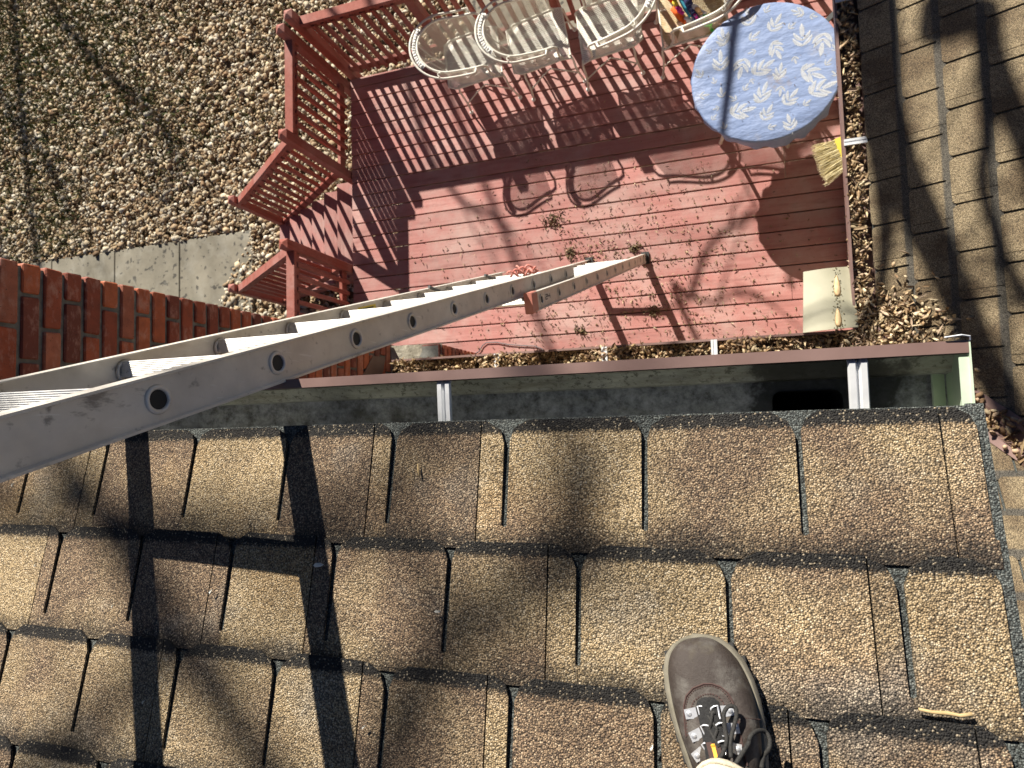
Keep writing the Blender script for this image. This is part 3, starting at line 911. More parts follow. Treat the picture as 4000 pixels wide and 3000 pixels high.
# outer painted skin
sk = [(.0905, gz - .02), (.0935, gz - .040), (.080, gz - .062), (.058, gz - .078), (.055, gz - .1035)]
n = len(sk)
for i in range(n - 1):
    (y0, z0), (y1, z1) = sk[i], sk[i + 1]
    body.add([(GX0, y0, z0), (GX1, y0, z0), (GX1, y1, z1), (GX0, y1, z1)], [(0, 1, 2, 3)])
for xa, xb in ((GX0, .078), (.192, GX1)):
    body.add([(xa, .055, gz - .1035), (xb, .055, gz - .1035), (xb, -.022, gz - .1035), (xa, -.022, gz - .1035)], [(0, 1, 2, 3)])
obj('outer_skin', body, M['gutter_brown'], gut)
inn = MB()
# outlet: rounded rectangular hole in the bottom
HX0, HX1, HY0, HY1 = .083, .187, -.012, .035
zb = gz - .1005
ki = [(.0745, gz - .011), (.083, gz - .036), (.0765, gz - .058), (.0535, gz - .076), (.0515, zb)]
for i in range(len(ki) - 1):
    (y0, z0), (y1, z1) = ki[i], ki[i + 1]
    K = 40
    for q in range(K):
        xa, xb = GX0 + (GX1 - GX0) * q / K, GX0 + (GX1 - GX0) * (q + 1) / K
        inn.add([(xa, y0, z0), (xa, y1, z1), (xb, y1, z1), (xb, y0, z0)], [(0, 1, 2, 3)])
hole = []
R_ = .014
for cx, cy, a0 in ((HX1 - R_, HY1 - R_, 0), (HX0 + R_, HY1 - R_, 90), (HX0 + R_, HY0 + R_, 180), (HX1 - R_, HY0 + R_, 270)):
    for q in range(5):
        a = math.radians(a0 + q * 22.5)
        hole.append((cx + R_ * math.cos(a), cy + R_ * math.sin(a)))
Y0b, Y1b = -.022, .0515
def outer_pt(hx, hy):
    cx, cy = (HX0 + HX1) / 2, (HY0 + HY1) / 2
    dx, dy = hx - cx, hy - cy
    t = min(((.075) / abs(dx)) if dx else 9, ((Y1b - cy) / dy) if dy > 0 else (((Y0b - cy) / dy) if dy < 0 else 9))
    return (cx + dx * t, cy + dy * t)
b0 = len(inn.v)
nh = len(hole)
ccx = (HX0 + HX1) / 2
outer = []
for hx, hy in hole: outer.append(outer_pt(hx, hy))
for hx, hy in hole: inn.v.append((hx, hy, zb))
for ox, oy in outer: inn.v.append((ox, oy, zb))
for i in range(nh):
    k = (i + 1) % nh
    inn.f.append((b0 + i, b0 + nh + i, b0 + nh + k, b0 + k))
cxs = [(ccx - .075), (ccx + .075)]
inn.add([(GX0, Y0b, zb), (cxs[0], Y0b, zb), (cxs[0], Y1b, zb), (GX0, Y1b, zb)], [(0, 1, 2, 3)])
inn.add([(cxs[1], Y0b, zb), (GX1, Y0b, zb), (GX1, Y1b, zb), (cxs[1], Y1b, zb)], [(0, 1, 2, 3)])
# small corner fillers of the ring
for sx_ in (0, 1):
    for yy in (Y0b, Y1b):
        ring_x = [o for o in outer if abs(o[1] - yy) < 1e-6]
        if ring_x:
            xe = (min if sx_ == 0 else max)(o[0] for o in ring_x)
            side = [o for o in outer if abs(o[0] - cxs[sx_]) < 1e-6]
            if side:
                ye = (min if yy == Y0b else max)(o[1] for o in side)
                inn.add([(cxs[sx_], yy, zb), (xe, yy, zb), (cxs[sx_], ye, zb)], [(0, 1, 2)])
inn.add([(GX0, -.022, zb), (GX1, -.022, zb), (GX1, -.022, gz), (GX0, -.022, gz)], [(0, 1, 2, 3)])
obj('inner_skin', inn, M['gutter_in'], gut)
ol = MB()
ol.loft([[(x, y, z_) for x, y in hole] for z_ in (zb - .22, zb + .003)], caps=False)
ol.v += [(x, y, zb - .22) for x, y in hole]; ol.f.append(tuple(range(len(ol.v) - len(hole), len(ol.v))))
obj('downspout_outlet', ol, M['hole_shade'], gut)  # outlet walls and closed bottom coloured near black, shade painted in
ec = MB()
ep = [(.093, gz), (.093, gz - .03), (.083, gz - .058), (.056, gz - .078), (.054, gz - .106), (-.024, gz - .106), (-.024, gz + .002)]
ec.loft([[(x, y, z_) for y, z_ in ep] for x in (GX1 - .0005, GX1 + .0015)])
ec.bar((GX1 - .006, .070, gz - .004), (GX1 - .006, -.02, gz - .004), .013, .002)
ec.bar((GX1 - .013, .052, gz - .095), (GX1 - .013, -.02, gz - .095), .022, .003, up=(.6, 0, 1))
obj('end_cap', ec, M['endcap'], gut)
hm = MB()
w_ = .0135
hpr = [(-w_, -.003), (-w_, 0), (-w_ * .85, .0035), (-w_ * .28, .0035), (-w_ * .1, -.003), (w_ * .1, -.003), (w_ * .28, .0035), (w_ * .85, .0035), (w_, 0), (w_, -.003)]
hm.loft([[(x, y, z_ + dz) for x, z_ in hpr] for y, dz in ((.0765, -.014), (.070, -.008), (.02, -.010), (-.02, -.012))], closed=False, caps=False)
hmesh = hm.mesh('hanger'); hmesh.materials.append(M['alu_bright'])
hangers = [on_z(1727, 1570, gz).x, on_z(3360, 1500, gz).x, -1.28]
for x in hangers:
    o = obj('hanger', hmesh, None, gut, mw=Matrix.Translation((x, 0, gz)))
wm = MB().tube([(GX1 - .03, .098, gz + .004), (GX1 - .01, .1, gz + .006), (GX1 + .0, .098, gz + .004), (GX1 + .001, .093, gz + .001)], .0011, 6)
obj('sealant_wire', wm, M['alu_bright'], gut)

low = thing('gutter', 'lower brown gutter packed with husks running below the near gutter', 'gutter', (-.6, .36, LZ - .1))
lz = LZ - .005
LY = .4025
LX = .667
m = MB().box(-1.965, LX - .0, LY - .006, LY + .006, lz - .022, lz)
obj('front_lip', m, M['gutter_brown'], low)
tr = MB()
for (y0, z0), (y1, z1) in zip([(LY, lz - .02), (LY + .004, lz - .05), (LY - .035, lz - .08), (LY - .035, lz - .105), (AY - .018, lz - .105)], [(LY + .004, lz - .05), (LY - .035, lz - .08), (LY - .035, lz - .105), (AY - .018, lz - .105), (AY - .018, lz - .02)]):
    tr.add([(-1.965, y0, z0), (LX, y0, z0), (LX, y1, z1), (-1.965, y1, z1)], [(0, 1, 2, 3)])
tr.add([(-1.965, LY, lz - .01), (-1.965, LY, lz - .10), (-1.965, AY - .018, lz - .10), (-1.965, AY - .018, lz - .01)], [(0, 1, 2, 3)])
obj('trough', tr, M['gutter_brown'], low)
lgut = thing('gutter', 'brown gutter full of dry husks along the lower roof beside the table', 'gutter', (.70, 2, LZ - .1))
obj('front_lip', MB().box(LX - .006, LX + .006, LY - .006, 5.5, lz - .022, lz), M['gutter_brown'], lgut)
tr = MB()
for (y0, z0), (y1, z1) in zip([(LX, lz - .02), (LX - .004, lz - .05), (LX + .035, lz - .08), (LX + .035, lz - .105), (BX + .018, lz - .105)], [(LX - .004, lz - .05), (LX + .035, lz - .08), (LX + .035, lz - .105), (BX + .018, lz - .105), (BX + .018, lz - .02)]):
    tr.add([(y0, LY, z0), (y0, 5.5, z0), (y1, 5.5, z1), (y1, LY, z1)], [(0, 1, 2, 3)])
obj('trough', tr, M['gutter_brown'], lgut)
sm = MB().box(-.014, .014, -.055, .05, -.006, .0).box(-.016, -.004, -.055, .05, 0, .004).box(.004, .016, -.055, .05, 0, .004).mesh('hanger'); sm.materials.append(M['alu_bright'])
for px, py in ((1942, 1425), (2362, 1390), (2790, 1365)):
    p = on_z(px, py, lz)
    obj('hanger', sm, None, low, mw=Matrix.Translation((p.x, LY - .05, lz + .004)))
p = on_z(3345, 552, lz)
for yy in (p.y, p.y + .76, p.y + 1.5):
    obj('hanger', sm, None, lgut, mw=Matrix.Translation((LX + .05, yy, lz + .004)) @ Matrix.Rotation(math.pi / 2, 4, 'Z'))

# ---- husks filling the lower gutters and the valley
def husks(name, P, label, kindcols=None, big=1.0, parent=None):
    P = np.array(P); n = len(P)
    a = rng.uniform(0, 1, n) < .55
    pal = kindcols or [(.46, .34, .19), (.34, .23, .12), (.55, .44, .28), (.24, .15, .085), (.40, .27, .15), (.16, .10, .06), (.50, .36, .24)]
    s = rng.uniform(.008, .016, n) * big
    o = scatter(name, P[a], np.c_[s[a] * rng.uniform(1.1, 1.9, a.sum()), s[a] * .75, s[a] * .6], pick(pal, a.sum(), .22), tilt=.6, jitter=.13)
    l = leaves(name + '_leaf', P[~a] + np.array([0, 0, .004]), np.c_[s[~a] * 2.4, s[~a] * 1.5, s[~a] * 2.0], pick(pal, (~a).sum(), .22), tilt=.8)
    # join both kinds into one mesh object
    me1, me2 = o.data, l.data
    import bmesh
    bm = bmesh.new(); bm.from_mesh(me1); bm.from_mesh(me2); bm.to_mesh(me1); bm.free()
    bpy.data.objects.remove(l)
    return tag(o, label, kind='stuff')
P = []
for i in range(2300):
    x = random.uniform(-1.95, .66); d_ = random.uniform(-.012, .085)
    P.append((x, LY - .004 - max(d_, .006), lz - .032 + .022 * math.sin(x * 9) + random.uniform(-.012, .02)))
P2 = []
for i in range(1700):
    y = random.uniform(LY + .0, 3.4)
    P2.append((LX + random.uniform(.006, .095), y, lz - .030 + .016 * math.sin(y * 7) + random.uniform(-.012, .018)))
for i in range(900):     # heap at the inside corner
    a = random.random() ** .7
    x = .60 + random.gauss(.17, .10); y = .46 + random.gauss(-.05, .10)
    if x < .56: continue
    if x > BX and y > AY - (x - BX): zz = LZ + (x - BX) * math.tan(A2) + .012
    elif y < AY: zz = LZ + (AY - y) * math.tan(A2) + .012
    else: zz = lz - .006
    if x < LX and y > LY: continue
    P2.append((x, y, zz + abs(random.gauss(0, .014))))
husks('husk_debris', P, 'brown husks and leaves packed in the gutter under the near gutter')
husks('husk_debris', P2, 'pale husks and leaves filling the gutter beside the lower roof and its corner heap', big=.8, kindcols=[(.56, .44, .27), (.46, .34, .20), (.62, .51, .34), (.34, .23, .13), (.50, .36, .22), (.22, .14, .08), (.56, .42, .30)])
P3 = []
for i in range(900):
    t = random.uniform(.22, 2.6); e = random.gauss(0, .035)
    q = v0p + Vector((1, -1, math.tan(A2))) * (t * c2)
    q = Vector((BX + t * c2, AY - t * c2, LZ + t * math.sin(A2)))
    acr = Vector((1, 1, 0)).normalized()
    P3.append(tuple(q + acr * max(-.062, min(.062, e)) + Vector((0, 0, .018 + abs(e) * .35 + random.uniform(0, .014)))))
husks('husk_debris', P3, 'dry brown leaves piled in the roof valley beyond the near roof corner')

# ================================================================== LADDER
lad = thing('extension_ladder', 'aluminium extension ladder leaning on the gutter with its feet on the deck', 'ladder', (-.85, 1.4, 0))
P0 = Vector((-.824, .0485, D - .739))
dv = (Vector((-.600, 1.446, 0.0)) - P0).normalized()
lat = (Vector((1, 0, 0)) - dv * dv.x).normalized()
nr = dv.cross(lat).normalized()           # across the rail depth
if nr.y < 0: nr = -nr
STEP = .270
def LP(k, a=0.0, b_=0.0):
    return P0 + dv * (STEP * k) + lat * a + nr * b_
def rail(k0, k1, a, b_, out, depth=.078, name='rail', flange=.011):
    """channel rail: web with flanges; out=+1 web faces +lat"""
    m = MB(); h = depth / 2; t = .0028
    w = .5 * t * out
    f1 = flange * out; f2 = -.022 * out
    pr = [(f1, h), (f1, h - .004), (t * out, h - .006), (t * out, -h + .006), (f1, -h + .004), (f1, -h), (f2, -h), (f2, -h + .003), (0, -h + .004), (0, h - .004), (f2, h - .003), (f2, h)]
    m.loft([[LP(k, a + x, b_ + y) for x, y in pr] for k in (k0, k1)])
    return obj(name, m, M['alu'], lad)
WF, WB = .405, .455
# fly section (upper, in front) and base section (lower, wall side)
FLY_K = (-5.6, 9.62)
BASE_K = (6.38, 18.0)
bo = -.062
nx_ = .045
fly_n = rail(FLY_K[0], FLY_K[1], 0.0, 0, 1)
fly_f = rail(FLY_K[0], FLY_K[1], -WF, 0, -1)
bas_n = rail(BASE_K[0], BASE_K[1], nx_, bo, 1, depth=.080)
bas_f = rail(BASE_K[0], BASE_K[1], -WF - nx_, bo, -1, depth=.080)
def rung(k, a0, a1, b_):
    m = MB(); pts = []
    w, h = .0185, .0155
    prof = []
    nser = 9
    for i in range(nser * 2 + 1):           # serrated flat top (towards the climber's foot)
        x = -w * .92 + 2 * w * .92 * i / (nser * 2)
        prof.append((x, h + (.0011 if i % 2 else 0)))
    for i in range(9):
        a = -math.pi * i / 8
        prof.append((w * math.cos(a), -h * .35 + h * .95 * math.sin(a)))
    tl = Vector((0, 0, 1)); u = (tl - lat * lat.z).normalized(); s_ = lat.cross(u).normalized()
    m.loft([[LP(k, a, b_) + s_ * x + u * y for x, y in prof] for a in (a0, a1)])
    return obj('rung', m, M['rung'], lad)
def sockets(k, a, b_, out, parent):
    m = MB()
    c = LP(k, a + .0032 * out, b_)
    ringp = [c + (dv * math.cos(t_) * .0195 + nr * math.sin(t_) * .0195) for t_ in [2 * math.pi * i / 22 for i in range(22)]]
    m.tube(ringp, .0042, 6, closed=True)
    obj('rung_collar', m, M['alu'], parent, smooth=True)
    m = MB()
    rp = lambda r, e: [c + lat * (out * e) + (dv * math.cos(t_) * r + nr * math.sin(t_) * r) for t_ in [2 * math.pi * i / 20 for i in range(20)]]
    m.loft([rp(.0172, .0022), rp(.0150, -.0002)], caps=False)
    m.v += [tuple(q) for q in rp(.0150, -.0002)]; m.f.append(tuple(range(len(m.v) - 20, len(m.v))))
    obj('rung_hole_shade', m, M['hole_shade'], parent)  # dark dish on the uncut web, painting the shade of a hollow rung end
for k in [q * 1.16 for q in range(-4, 0)] + list(range(10)):
    rung(k, -WF + .002, -.002, .004)
    sockets(k, 0, 0, 1, fly_n)
    if k < 9:
        m = MB(); c = LP(k, -WF + .004, .0)
        m.tube([c + (dv * math.cos(t_) * .024 + nr * math.sin(t_) * .024) for t_ in [2 * math.pi * i / 18 for i in range(18)]], .004, 6, closed=True)
        obj('rung_collar', m, M['alu'], fly_f, smooth=True)
for k in range(11):
    kk = 6.8 + 1.035 * k
    rung(kk, -WF - nx_ + .002, nx_ - .002, bo)
    sockets(kk, nx_, bo, 1, bas_n)
for a, sg in ((nx_, 1), (-WF - nx_, -1)):
    q = LP(BASE_K[1], a, bo)
    m = MB().bar(LP(BASE_K[1] - .25, a + .006 * sg, bo), LP(BASE_K[1] + .18, a + .006 * sg, bo), .012, .07, up=nr, ch=.002)
    bz = LP(BASE_K[1] + .18, a, bo)
    obj('swivel_foot', m, M['alu'], lad)
    obj('foot_pad', MB().box(bz.x - .03, bz.x + .035, bz.y - .05, bz.y + .055, .001, .022).box(bz.x - .012, bz.x + .018, bz.y - .035, bz.y + .035, .022, .07), M['rubber'], lad)
for a, sg in ((nx_, 1), (-WF - nx_, -1)):
    obj('rail_end_cap', MB().bar(LP(BASE_K[0] - .12, a - .006 * sg, bo), LP(BASE_K[0] + .16, a - .006 * sg, bo), .034, .086, up=nr, ch=.004), M['red_cap'], lad)
def sticker(k0, k1, a, b0, b1, mat, name='sticker'):
    m = MB().loft([[LP(k0, a + e, b0), LP(k1, a + e, b0), LP(k1, a + e, b1), LP(k0, a + e, b1)] for e in (0, .0006)])
    return obj(name, m, mat, lad)
ylab = sticker(4.32, 4.74, -WF + .0005, -.012, .024, M['yellow_label'])
obj('sticker_text', MB().loft([[LP(k, -WF + .0014, b_) for k, b_ in ((4.37, .013), (4.68, .013), (4.68, .018), (4.37, .018))], [LP(k, -WF + .0017, b_) for k, b_ in ((4.37, .013), (4.68, .013), (4.68, .018), (4.37, .018))]])
    .loft([[LP(k, -WF + e, b_) for k, b_ in ((4.42, -.004), (4.64, -.004), (4.64, .003), (4.42, .003))] for e in (.0014, .0017)]), M['ink'], ylab)
sticker(5.55, 6.05, -WF + .0005, -.014, .020, M['white_label'])
wl24 = sticker(7.0, 7.30, nx_ + .0029, bo - .016, bo + .020, M['white_label'])
def digit(segs, kc, bc):
    m = MB()
    for (x0, y0, x1, y1) in segs:
        p = lambda x, y: LP(kc + x * .05, nx_ + .0042, bo + bc + y * .010)
        m.bar(p(x0, y0), p(x1, y1), .0035, .0006, up=lat)
    return m
obj('sticker_text', digit([(-1, 1, 1, 1), (1, 1, 1, 0), (1, 0, -1, 0), (-1, 0, -1, -1), (-1, -1, 1, -1)], 7.08, .002), M['ink'], wl24)
obj('sticker_text', digit([(-1, 1, -1, 0), (-1, 0, 1, 0), (1, 1, 1, -1)], 7.22, .002), M['ink'], wl24)
m = MB()
for j in range(4):
    pts = []
    for i in range(14):
        t = i / 13
        pts.append(LP(8.2 + j * .10 + .12 * math.sin(t * 5 + j), -WF * (.25 + .3 * t), .036 + .018 * math.sin(t * 9 + j * 1.7) + .006 * j))
    m.tube(pts, .0055, 6)
obj('pull_rope', m, M['rope'], lad, smooth=True)
for kk in (6.6, 8.9):
    m = MB().bar(LP(kk, -WF + .01, -.045), LP(kk + .35, -WF + .01, -.035), .02, .028, up=nr, ch=.003).tube([LP(kk + .1, -WF + .02, -.03), LP(kk - .15, -WF + .03, .02), LP(kk - .4, -WF + .02, .045)], .007, 6)
    obj('rung_lock', m, M['dark_metal'], lad)
    m = MB().bar(LP(kk, -.01, -.045), LP(kk + .35, -.01, -.035), .02, .028, up=nr, ch=.003)
    obj('rung_lock', m, M['dark_metal'], lad)

# ================================================================== CHAIRS
def lattice(S, nu, nv, wd):
    """diamond wire mesh on the surface S(u, v), u and v in 0..1; flat ribbons wd wide"""
    m = MB()
    eps = 1e-3
    def frame(u, v):
        p = S(u, v); du = (S(min(u + eps, 1), v) - S(max(u - eps, 0), v)); dv_ = (S(u, min(v + eps, 1)) - S(u, max(v - eps, 0)))
        return p, du.cross(dv_).normalized()
    for sgn in (1, -1):
        for c in range(-nv, nu + 1) if sgn == 1 else range(0, nu + nv + 1):
            pts = []
            for j in range(nv + 1):
                i = c + j if sgn == 1 else c - j
                if 0 <= i <= nu: pts.append(frame(i / nu, j / nv))
            if len(pts) < 2: continue
            b = len(m.v)
            for q, (p, nn) in enumerate(pts):
                t = (pts[min(q + 1, len(pts) - 1)][0] - pts[max(q - 1, 0)][0]).normalized()
                s_ = t.cross(nn).normalized() * wd / 2
                m.v += [tuple(p + s_), tuple(p - s_)]
            for q in range(len(pts) - 1):
                m.f.append((b + 2 * q, b + 2 * q + 1, b + 2 * q + 3, b + 2 * q + 2))
    return m
def horseshoe(t, r, xc, xf):
    """t 0..1 from the right arm front round the back to the left arm front"""
    arm = xf - xc
    L = 2 * arm + math.pi * r
    d = t * L
    if d < arm: return Vector((xf - d, -r, 0))
    if d > L - arm: return Vector((xf - (L - d), r, 0))
    a = (d - arm) / r
    return Vector((xc - r * math.sin(a), -r * math.cos(a), 0))
def make_chair(seat_mat):
    c = thing('iron_chair', '', 'chair')
    z0, z1 = .42, .71
    xs0, xs1, yw = -.29, .215, .235
    def hz(t):
        return .655 + .125 * (math.sin(math.pi * t) ** 1.5)
    def seat_s(u, v):
        x = xs0 + (xs1 - xs0) * u; y = -yw + 2 * yw * v
        rx = min(1, (u * (xs1 - xs0)) / .09); k = 1 - .16 * (1 - rx) ** 2
        dip = -.014 * math.sin(math.pi * u) * math.sin(math.pi * v) - .03 * max(0, (u - .86) / .14) ** 2
        return Vector((x, y * k, z0 + dip))
    obj('seat', lattice(seat_s, 24, 24, .0080), seat_mat, c)
    rim = [seat_s(u, 0) for u in np.linspace(0, 1, 8)] + [seat_s(1, v) for v in np.linspace(0, 1, 7)[1:]] + [seat_s(u, 1) for u in np.linspace(1, 0, 8)[1:]] + [seat_s(0, v) for v in np.linspace(1, 0, 7)[1:-1]]
    obj('seat_frame', MB().tube(rim, .009, 8, closed=True), M['cream_metal'], c, smooth=True)
    def back_s(u, v):
        lo = horseshoe(u, .228, -.07, .10); hi = horseshoe(u, .245, -.165, .06)
        p = lo.lerp(hi, v); bulge = math.sin(math.pi * v) * .012
        p = p + Vector((p.x + .15, p.y, 0)).normalized() * bulge
        p.z = z0 + .012 + (hz(u) - .012 - z0 - .012) * v
        return p
    obj('back_mesh', lattice(back_s, 72, 18, .0034), M['cream_metal'], c)
    def hoop(r, xc, xf, zz, n=40, drop=0.05):
        pts = []
        for i in range(n + 1):
            t = i / n; p = horseshoe(t, r, xc, xf)
            p.z = hz(t) + zz
            pts.append(p)
        return pts
    inner = hoop(.245, -.165, .08, -.012); outer_ = hoop(.296, -.178, .05, .0)
    armd = []
    for sg in (-1, 1):
        e = Vector((.08, .245 * sg, hz(0) - .012))
        armd.append([e, e + Vector((.035, -.004 * sg, -.012)), e + Vector((.058, -.012 * sg, -.05)), e + Vector((.05, -.03 * sg, -.13)), e + Vector((.05, -.022 * sg, -.19)), Vector((.15, .225 * sg, z0))])
    obj('arm_hoop', MB().tube(list(reversed(armd[0]))[:-1] + inner + armd[1][1:], .0105, 8), M['cream_metal'], c, smooth=True)
    oo = [inner[0] + Vector((-.02, 0, 0))] + outer_ + [inner[-1] + Vector((-.02, 0, 0))]
    obj('outer_hoop', MB().tube(oo, .0095, 8), M['cream_metal'], c, smooth=True)
    m = MB()
    for i in range(15):        # cast flower panel in the middle of the back
        a = math.radians(-40 + 80 * (i + .5) / 15)
        for rr in (.260, .273):
            q = Vector((-.170 - rr * math.cos(a + .02 * (rr > .265)), rr * math.sin(a), hz(.5) - .004 + random.uniform(-.003, .004)))
            m.ball(q, .0125 * random.uniform(.7, 1.2), .0125 * random.uniform(.7, 1.2), .007, 7, 4)
    band = [[(-.170 - r * math.cos(math.radians(a)), r * math.sin(math.radians(a)), hz(.5) - .010) for r in (.247, .286)] for a in np.linspace(-42, 42, 15)]
    b = len(m.v)
    for q in band: m.v += q
    for i in range(14): m.f.append((b + 2 * i, b + 2 * i + 1, b + 2 * i + 3, b + 2 * i + 2))
    obj('cast_panel', m, M['white_metal'], c, smooth=True)
    for sg in (-1, 1):
        m = MB(); a0 = math.radians(74 * sg); ctr = Vector((-.170 - .267 * math.cos(a0), .267 * math.sin(a0), hz(.5 + .22 * sg) - .003))
        pts = [ctr + Vector((math.cos(t) * (.004 + .0042 * t), math.sin(t) * (.004 + .0042 * t), 0)) for t in np.linspace(0, 4.8, 16)]
        obj('scroll', m.tube(pts, .0045, 6), M['cream_metal'], c, smooth=True)
    m = MB()
    for yy in (-.035, .035):     # back stays
        m.tube([(-.41, yy * 1.3, hz(.5) - .012), (-.37, yy, .60), (-.31, yy, z0), (-.20, yy, z0 - .03), (.05, yy, z0 - .03)], .006, 6)
    obj('back_stay', m, M['cream_metal'], c, smooth=True)
    for sx_ in (-1, 1):
        for sy_ in (-1, 1):
            px_ = .215 if sx_ > 0 else -.20
            pts = [(px_, .215 * sy_, z0 - .004), (px_ + .012 * sx_, .235 * sy_, z0 - .06), (px_ + .01 * sx_, .252 * sy_, .26), (px_ + .022 * sx_, .248 * sy_, .13), (px_ + .040 * sx_, .255 * sy_, .02)]
            lg = obj('leg', MB().tube(pts, .0095, 7), M['cream_metal'], c, smooth=True)
            obj('foot_glide', MB().ball((px_ + .041 * sx_, .256 * sy_, .016), .021, .021, .016, 9, 6), M['white_metal'], lg, smooth=True)
    for sy_ in (-1, 1):
        obj('stretcher', MB().tube([(-.21, .246 * sy_, .17), (-.1, .20 * sy_, .215), (0, .16 * sy_, .235), (.1, .20 * sy_, .215), (.23, .248 * sy_, .17)], .0065, 6), M['cream_metal'], c, smooth=True)
    return c
def copy_thing(root):
    r = root.copy(); COL.objects.link(r)
    kids = [o for o in bpy.data.objects if o.parent == root]
    for k in kids:
        c = k.copy(); COL.objects.link(c); c.parent = r
        for g_ in [o for o in bpy.data.objects if o.parent == k]:
            d = g_.copy(); COL.objects.link(d); d.parent = c
    return r
ch0 = make_chair(M['cream_metal'])
spots = [(-1.925, 3.262, 6, 'cream iron mesh armchair nearest the deck corner, first from the gravel side'),
         (-1.315, 3.278, 9, 'cream iron mesh armchair whose back overlaps the first chair'),
         (-.770, 3.262, 186, 'cream iron mesh armchair turned away from the first two, with yellowed seat side'),
         (-.100, 3.230, 184, 'cream iron mesh armchair by the round table with a colourful towel on its seat')]
chairs = []
for i, (x, y, a, lab) in enumerate(spots):
    r = ch0 if i == 0 else copy_thing(ch0)
    chairs.append((r, x, y, a, lab))
for r, x, y, a, lab in chairs:
    r.matrix_basis = Matrix.Translation((x, y, .001)) @ Matrix.Rotation(math.radians(a), 4, 'Z')
    tag(r, lab, 'chair', 'iron chairs lined up along the deck railing')
for ci, mt in ((3, 'tan_metal'),):
    for o in bpy.data.objects:
        if o.parent == chairs[ci][0] and o.name.startswith('seat') and not o.name.startswith('seat_frame'):
            o.data = o.data.copy(); o.data.materials[0] = M[mt]; o['label'] = 'yellowed tan mesh seat'

# ---- towel bundle on the fourth chair
tow = thing('towel_bundle', 'rolled colourful towel bundle with green tie lying on the chair by the table', 'towel', (-.13, 3.25, .42))
def roll(name, pa, pb, r, mat, zc=.47, flat=.7, bend=0):
    a = on_z(pa[0], pa[1], zc); b_ = on_z(pb[0], pb[1], zc)
    a, b_ = a - (b_ - a) * .16, b_ + (b_ - a) * .16
    d = (b_ - a); s_ = Vector((-d.y, d.x, 0)).normalized()
    pts = []; rr = []
    for i in range(9):
        t = i / 8
        pts.append(a + d * t + s_ * (bend * math.sin(math.pi * t)) + Vector((0, 0, .008 * math.sin(t * 7))))
        rr.append(r * .66 * (.75 + .35 * math.sin(math.pi * min(1, t * 1.1 + .08))) * random.uniform(.92, 1.08))
    return obj(name, MB().tube(pts, rr, 9, flat=flat), M[mat], tow, smooth=True)
roll('orange_fold', (2632, 40), (2672, 82), .034, 't_orange'); roll('white_fold', (2682, 76), (2722, 104), .030, 't_white')
roll('orange_fold', (2615, -8), (2636, 4), .034, 't_orange', .49); roll('yellow_fold', (2634, 10), (2650, 32), .028, 't_yellow', .50)
roll('pink_fold', (2648, 32), (2666, 50), .028, 't_pink', .50); roll('teal_fold', (2655, -6), (2690, 56), .022, 't_teal', .50)
nv = roll('navy_fold', (2672, -20), (2718, 66), .040, 't_navy', .505); roll('lilac_fold', (2708, 52), (2728, 92), .036, 't_lilac', .48)
roll('white_fold', (2706, 26), (2750, 52), .030, 't_white', .50); roll('peach_fold', (2722, 36), (2738, 52), .026, 't_peach', .515)
roll('white_fold', (2738, 72), (2752, 60), .026, 't_white', .50)
roll('pink_fold', (2714, 60), (2728, 74), .016, 't_pink', .525)
roll('green_tie', (2748, 72), (2768, 60), .030, 't_green', .50); roll('green_tie', (2748, 96), (2776, 92), .028, 't_green', .51)
roll('green_tie', (2770, 100), (2786, 122), .020, 't_green', .48)
lt = MB()
for i in range(5):
    a = on_z(2682 + i * 8.5, 6 + i * 14, .548); s_ = .011
    lt.bar(a + Vector((-s_, -.004, 0)), a + Vector((s_, .006, 0)), .0045, .002)
    if i % 2: lt.bar(a + Vector((-s_, -.012, 0)), a + Vector((-s_, .006, 0)), .0045, .002)
    else: lt.bar(a + Vector((0, -.012, 0)), a + Vector((s_, .010, 0)), .0045, .002)
obj('lettering', lt, M['t_lilac'], nv)

# ================================================================== TABLE
TC = Vector((.429, 2.490, 0)); TR = .517; TZ = .68
tab = thing('round_table', 'round iron patio table under the blue fern tablecloth', 'table', (TC.x, TC.y, 0))
m = MB(); K = 48
ringf = lambda r, z_: [(TC.x + r * math.cos(2 * math.pi * i / K), TC.y + r * math.sin(2 * math.pi * i / K), z_) for i in range(K)]
m.loft([ringf(TR - .02, TZ - .03), ringf(TR - .008, TZ - .022), ringf(TR - .008, TZ - .006), ringf(TR - .02, TZ - .004)])
obj('tabletop', m, M['cream_metal'], tab)
for i in range(4):
    a = math.radians(-58 + 90 * i)
    d = Vector((math.cos(a), math.sin(a), 0))
    obj('leg', MB().tube([TC + d * .40 + Vector((0, 0, TZ - .03)), TC + d * .36 + Vector((0, 0, .45)), TC + d * .33 + Vector((0, 0, .2)), TC + d * .375 + Vector((0, 0, .015))], .016, 8), M['cream_metal'], tab, smooth=True)
cl = MB(); K = 120
def cr(r, z_, wob=0, ph=0):
    out = []
    for i in range(K):
        a = 2 * math.pi * i / K
        rr = r + wob * (math.sin(a * 17 + ph) * .6 + math.sin(a * 29 + 1.3 + ph) * .4)
        out.append((TC.x + rr * math.cos(a), TC.y + rr * math.sin(a), z_ + wob * .5 * math.sin(a * 23)))
    return out
def skirt(f, r, wob):
    out = []
    for i in range(K):
        a = 2 * math.pi * i / K
        drop = .035 + .15 * max(0, math.cos(a + math.radians(42))) ** 1.3
        rr = r + wob * (math.sin(a * 17) * .6 + math.sin(a * 29 + 1.3) * .4)
        out.append((TC.x + rr * math.cos(a), TC.y + rr * math.sin(a), TZ - .014 - drop * f + .004 * f * math.sin(a * 31)))
    return out
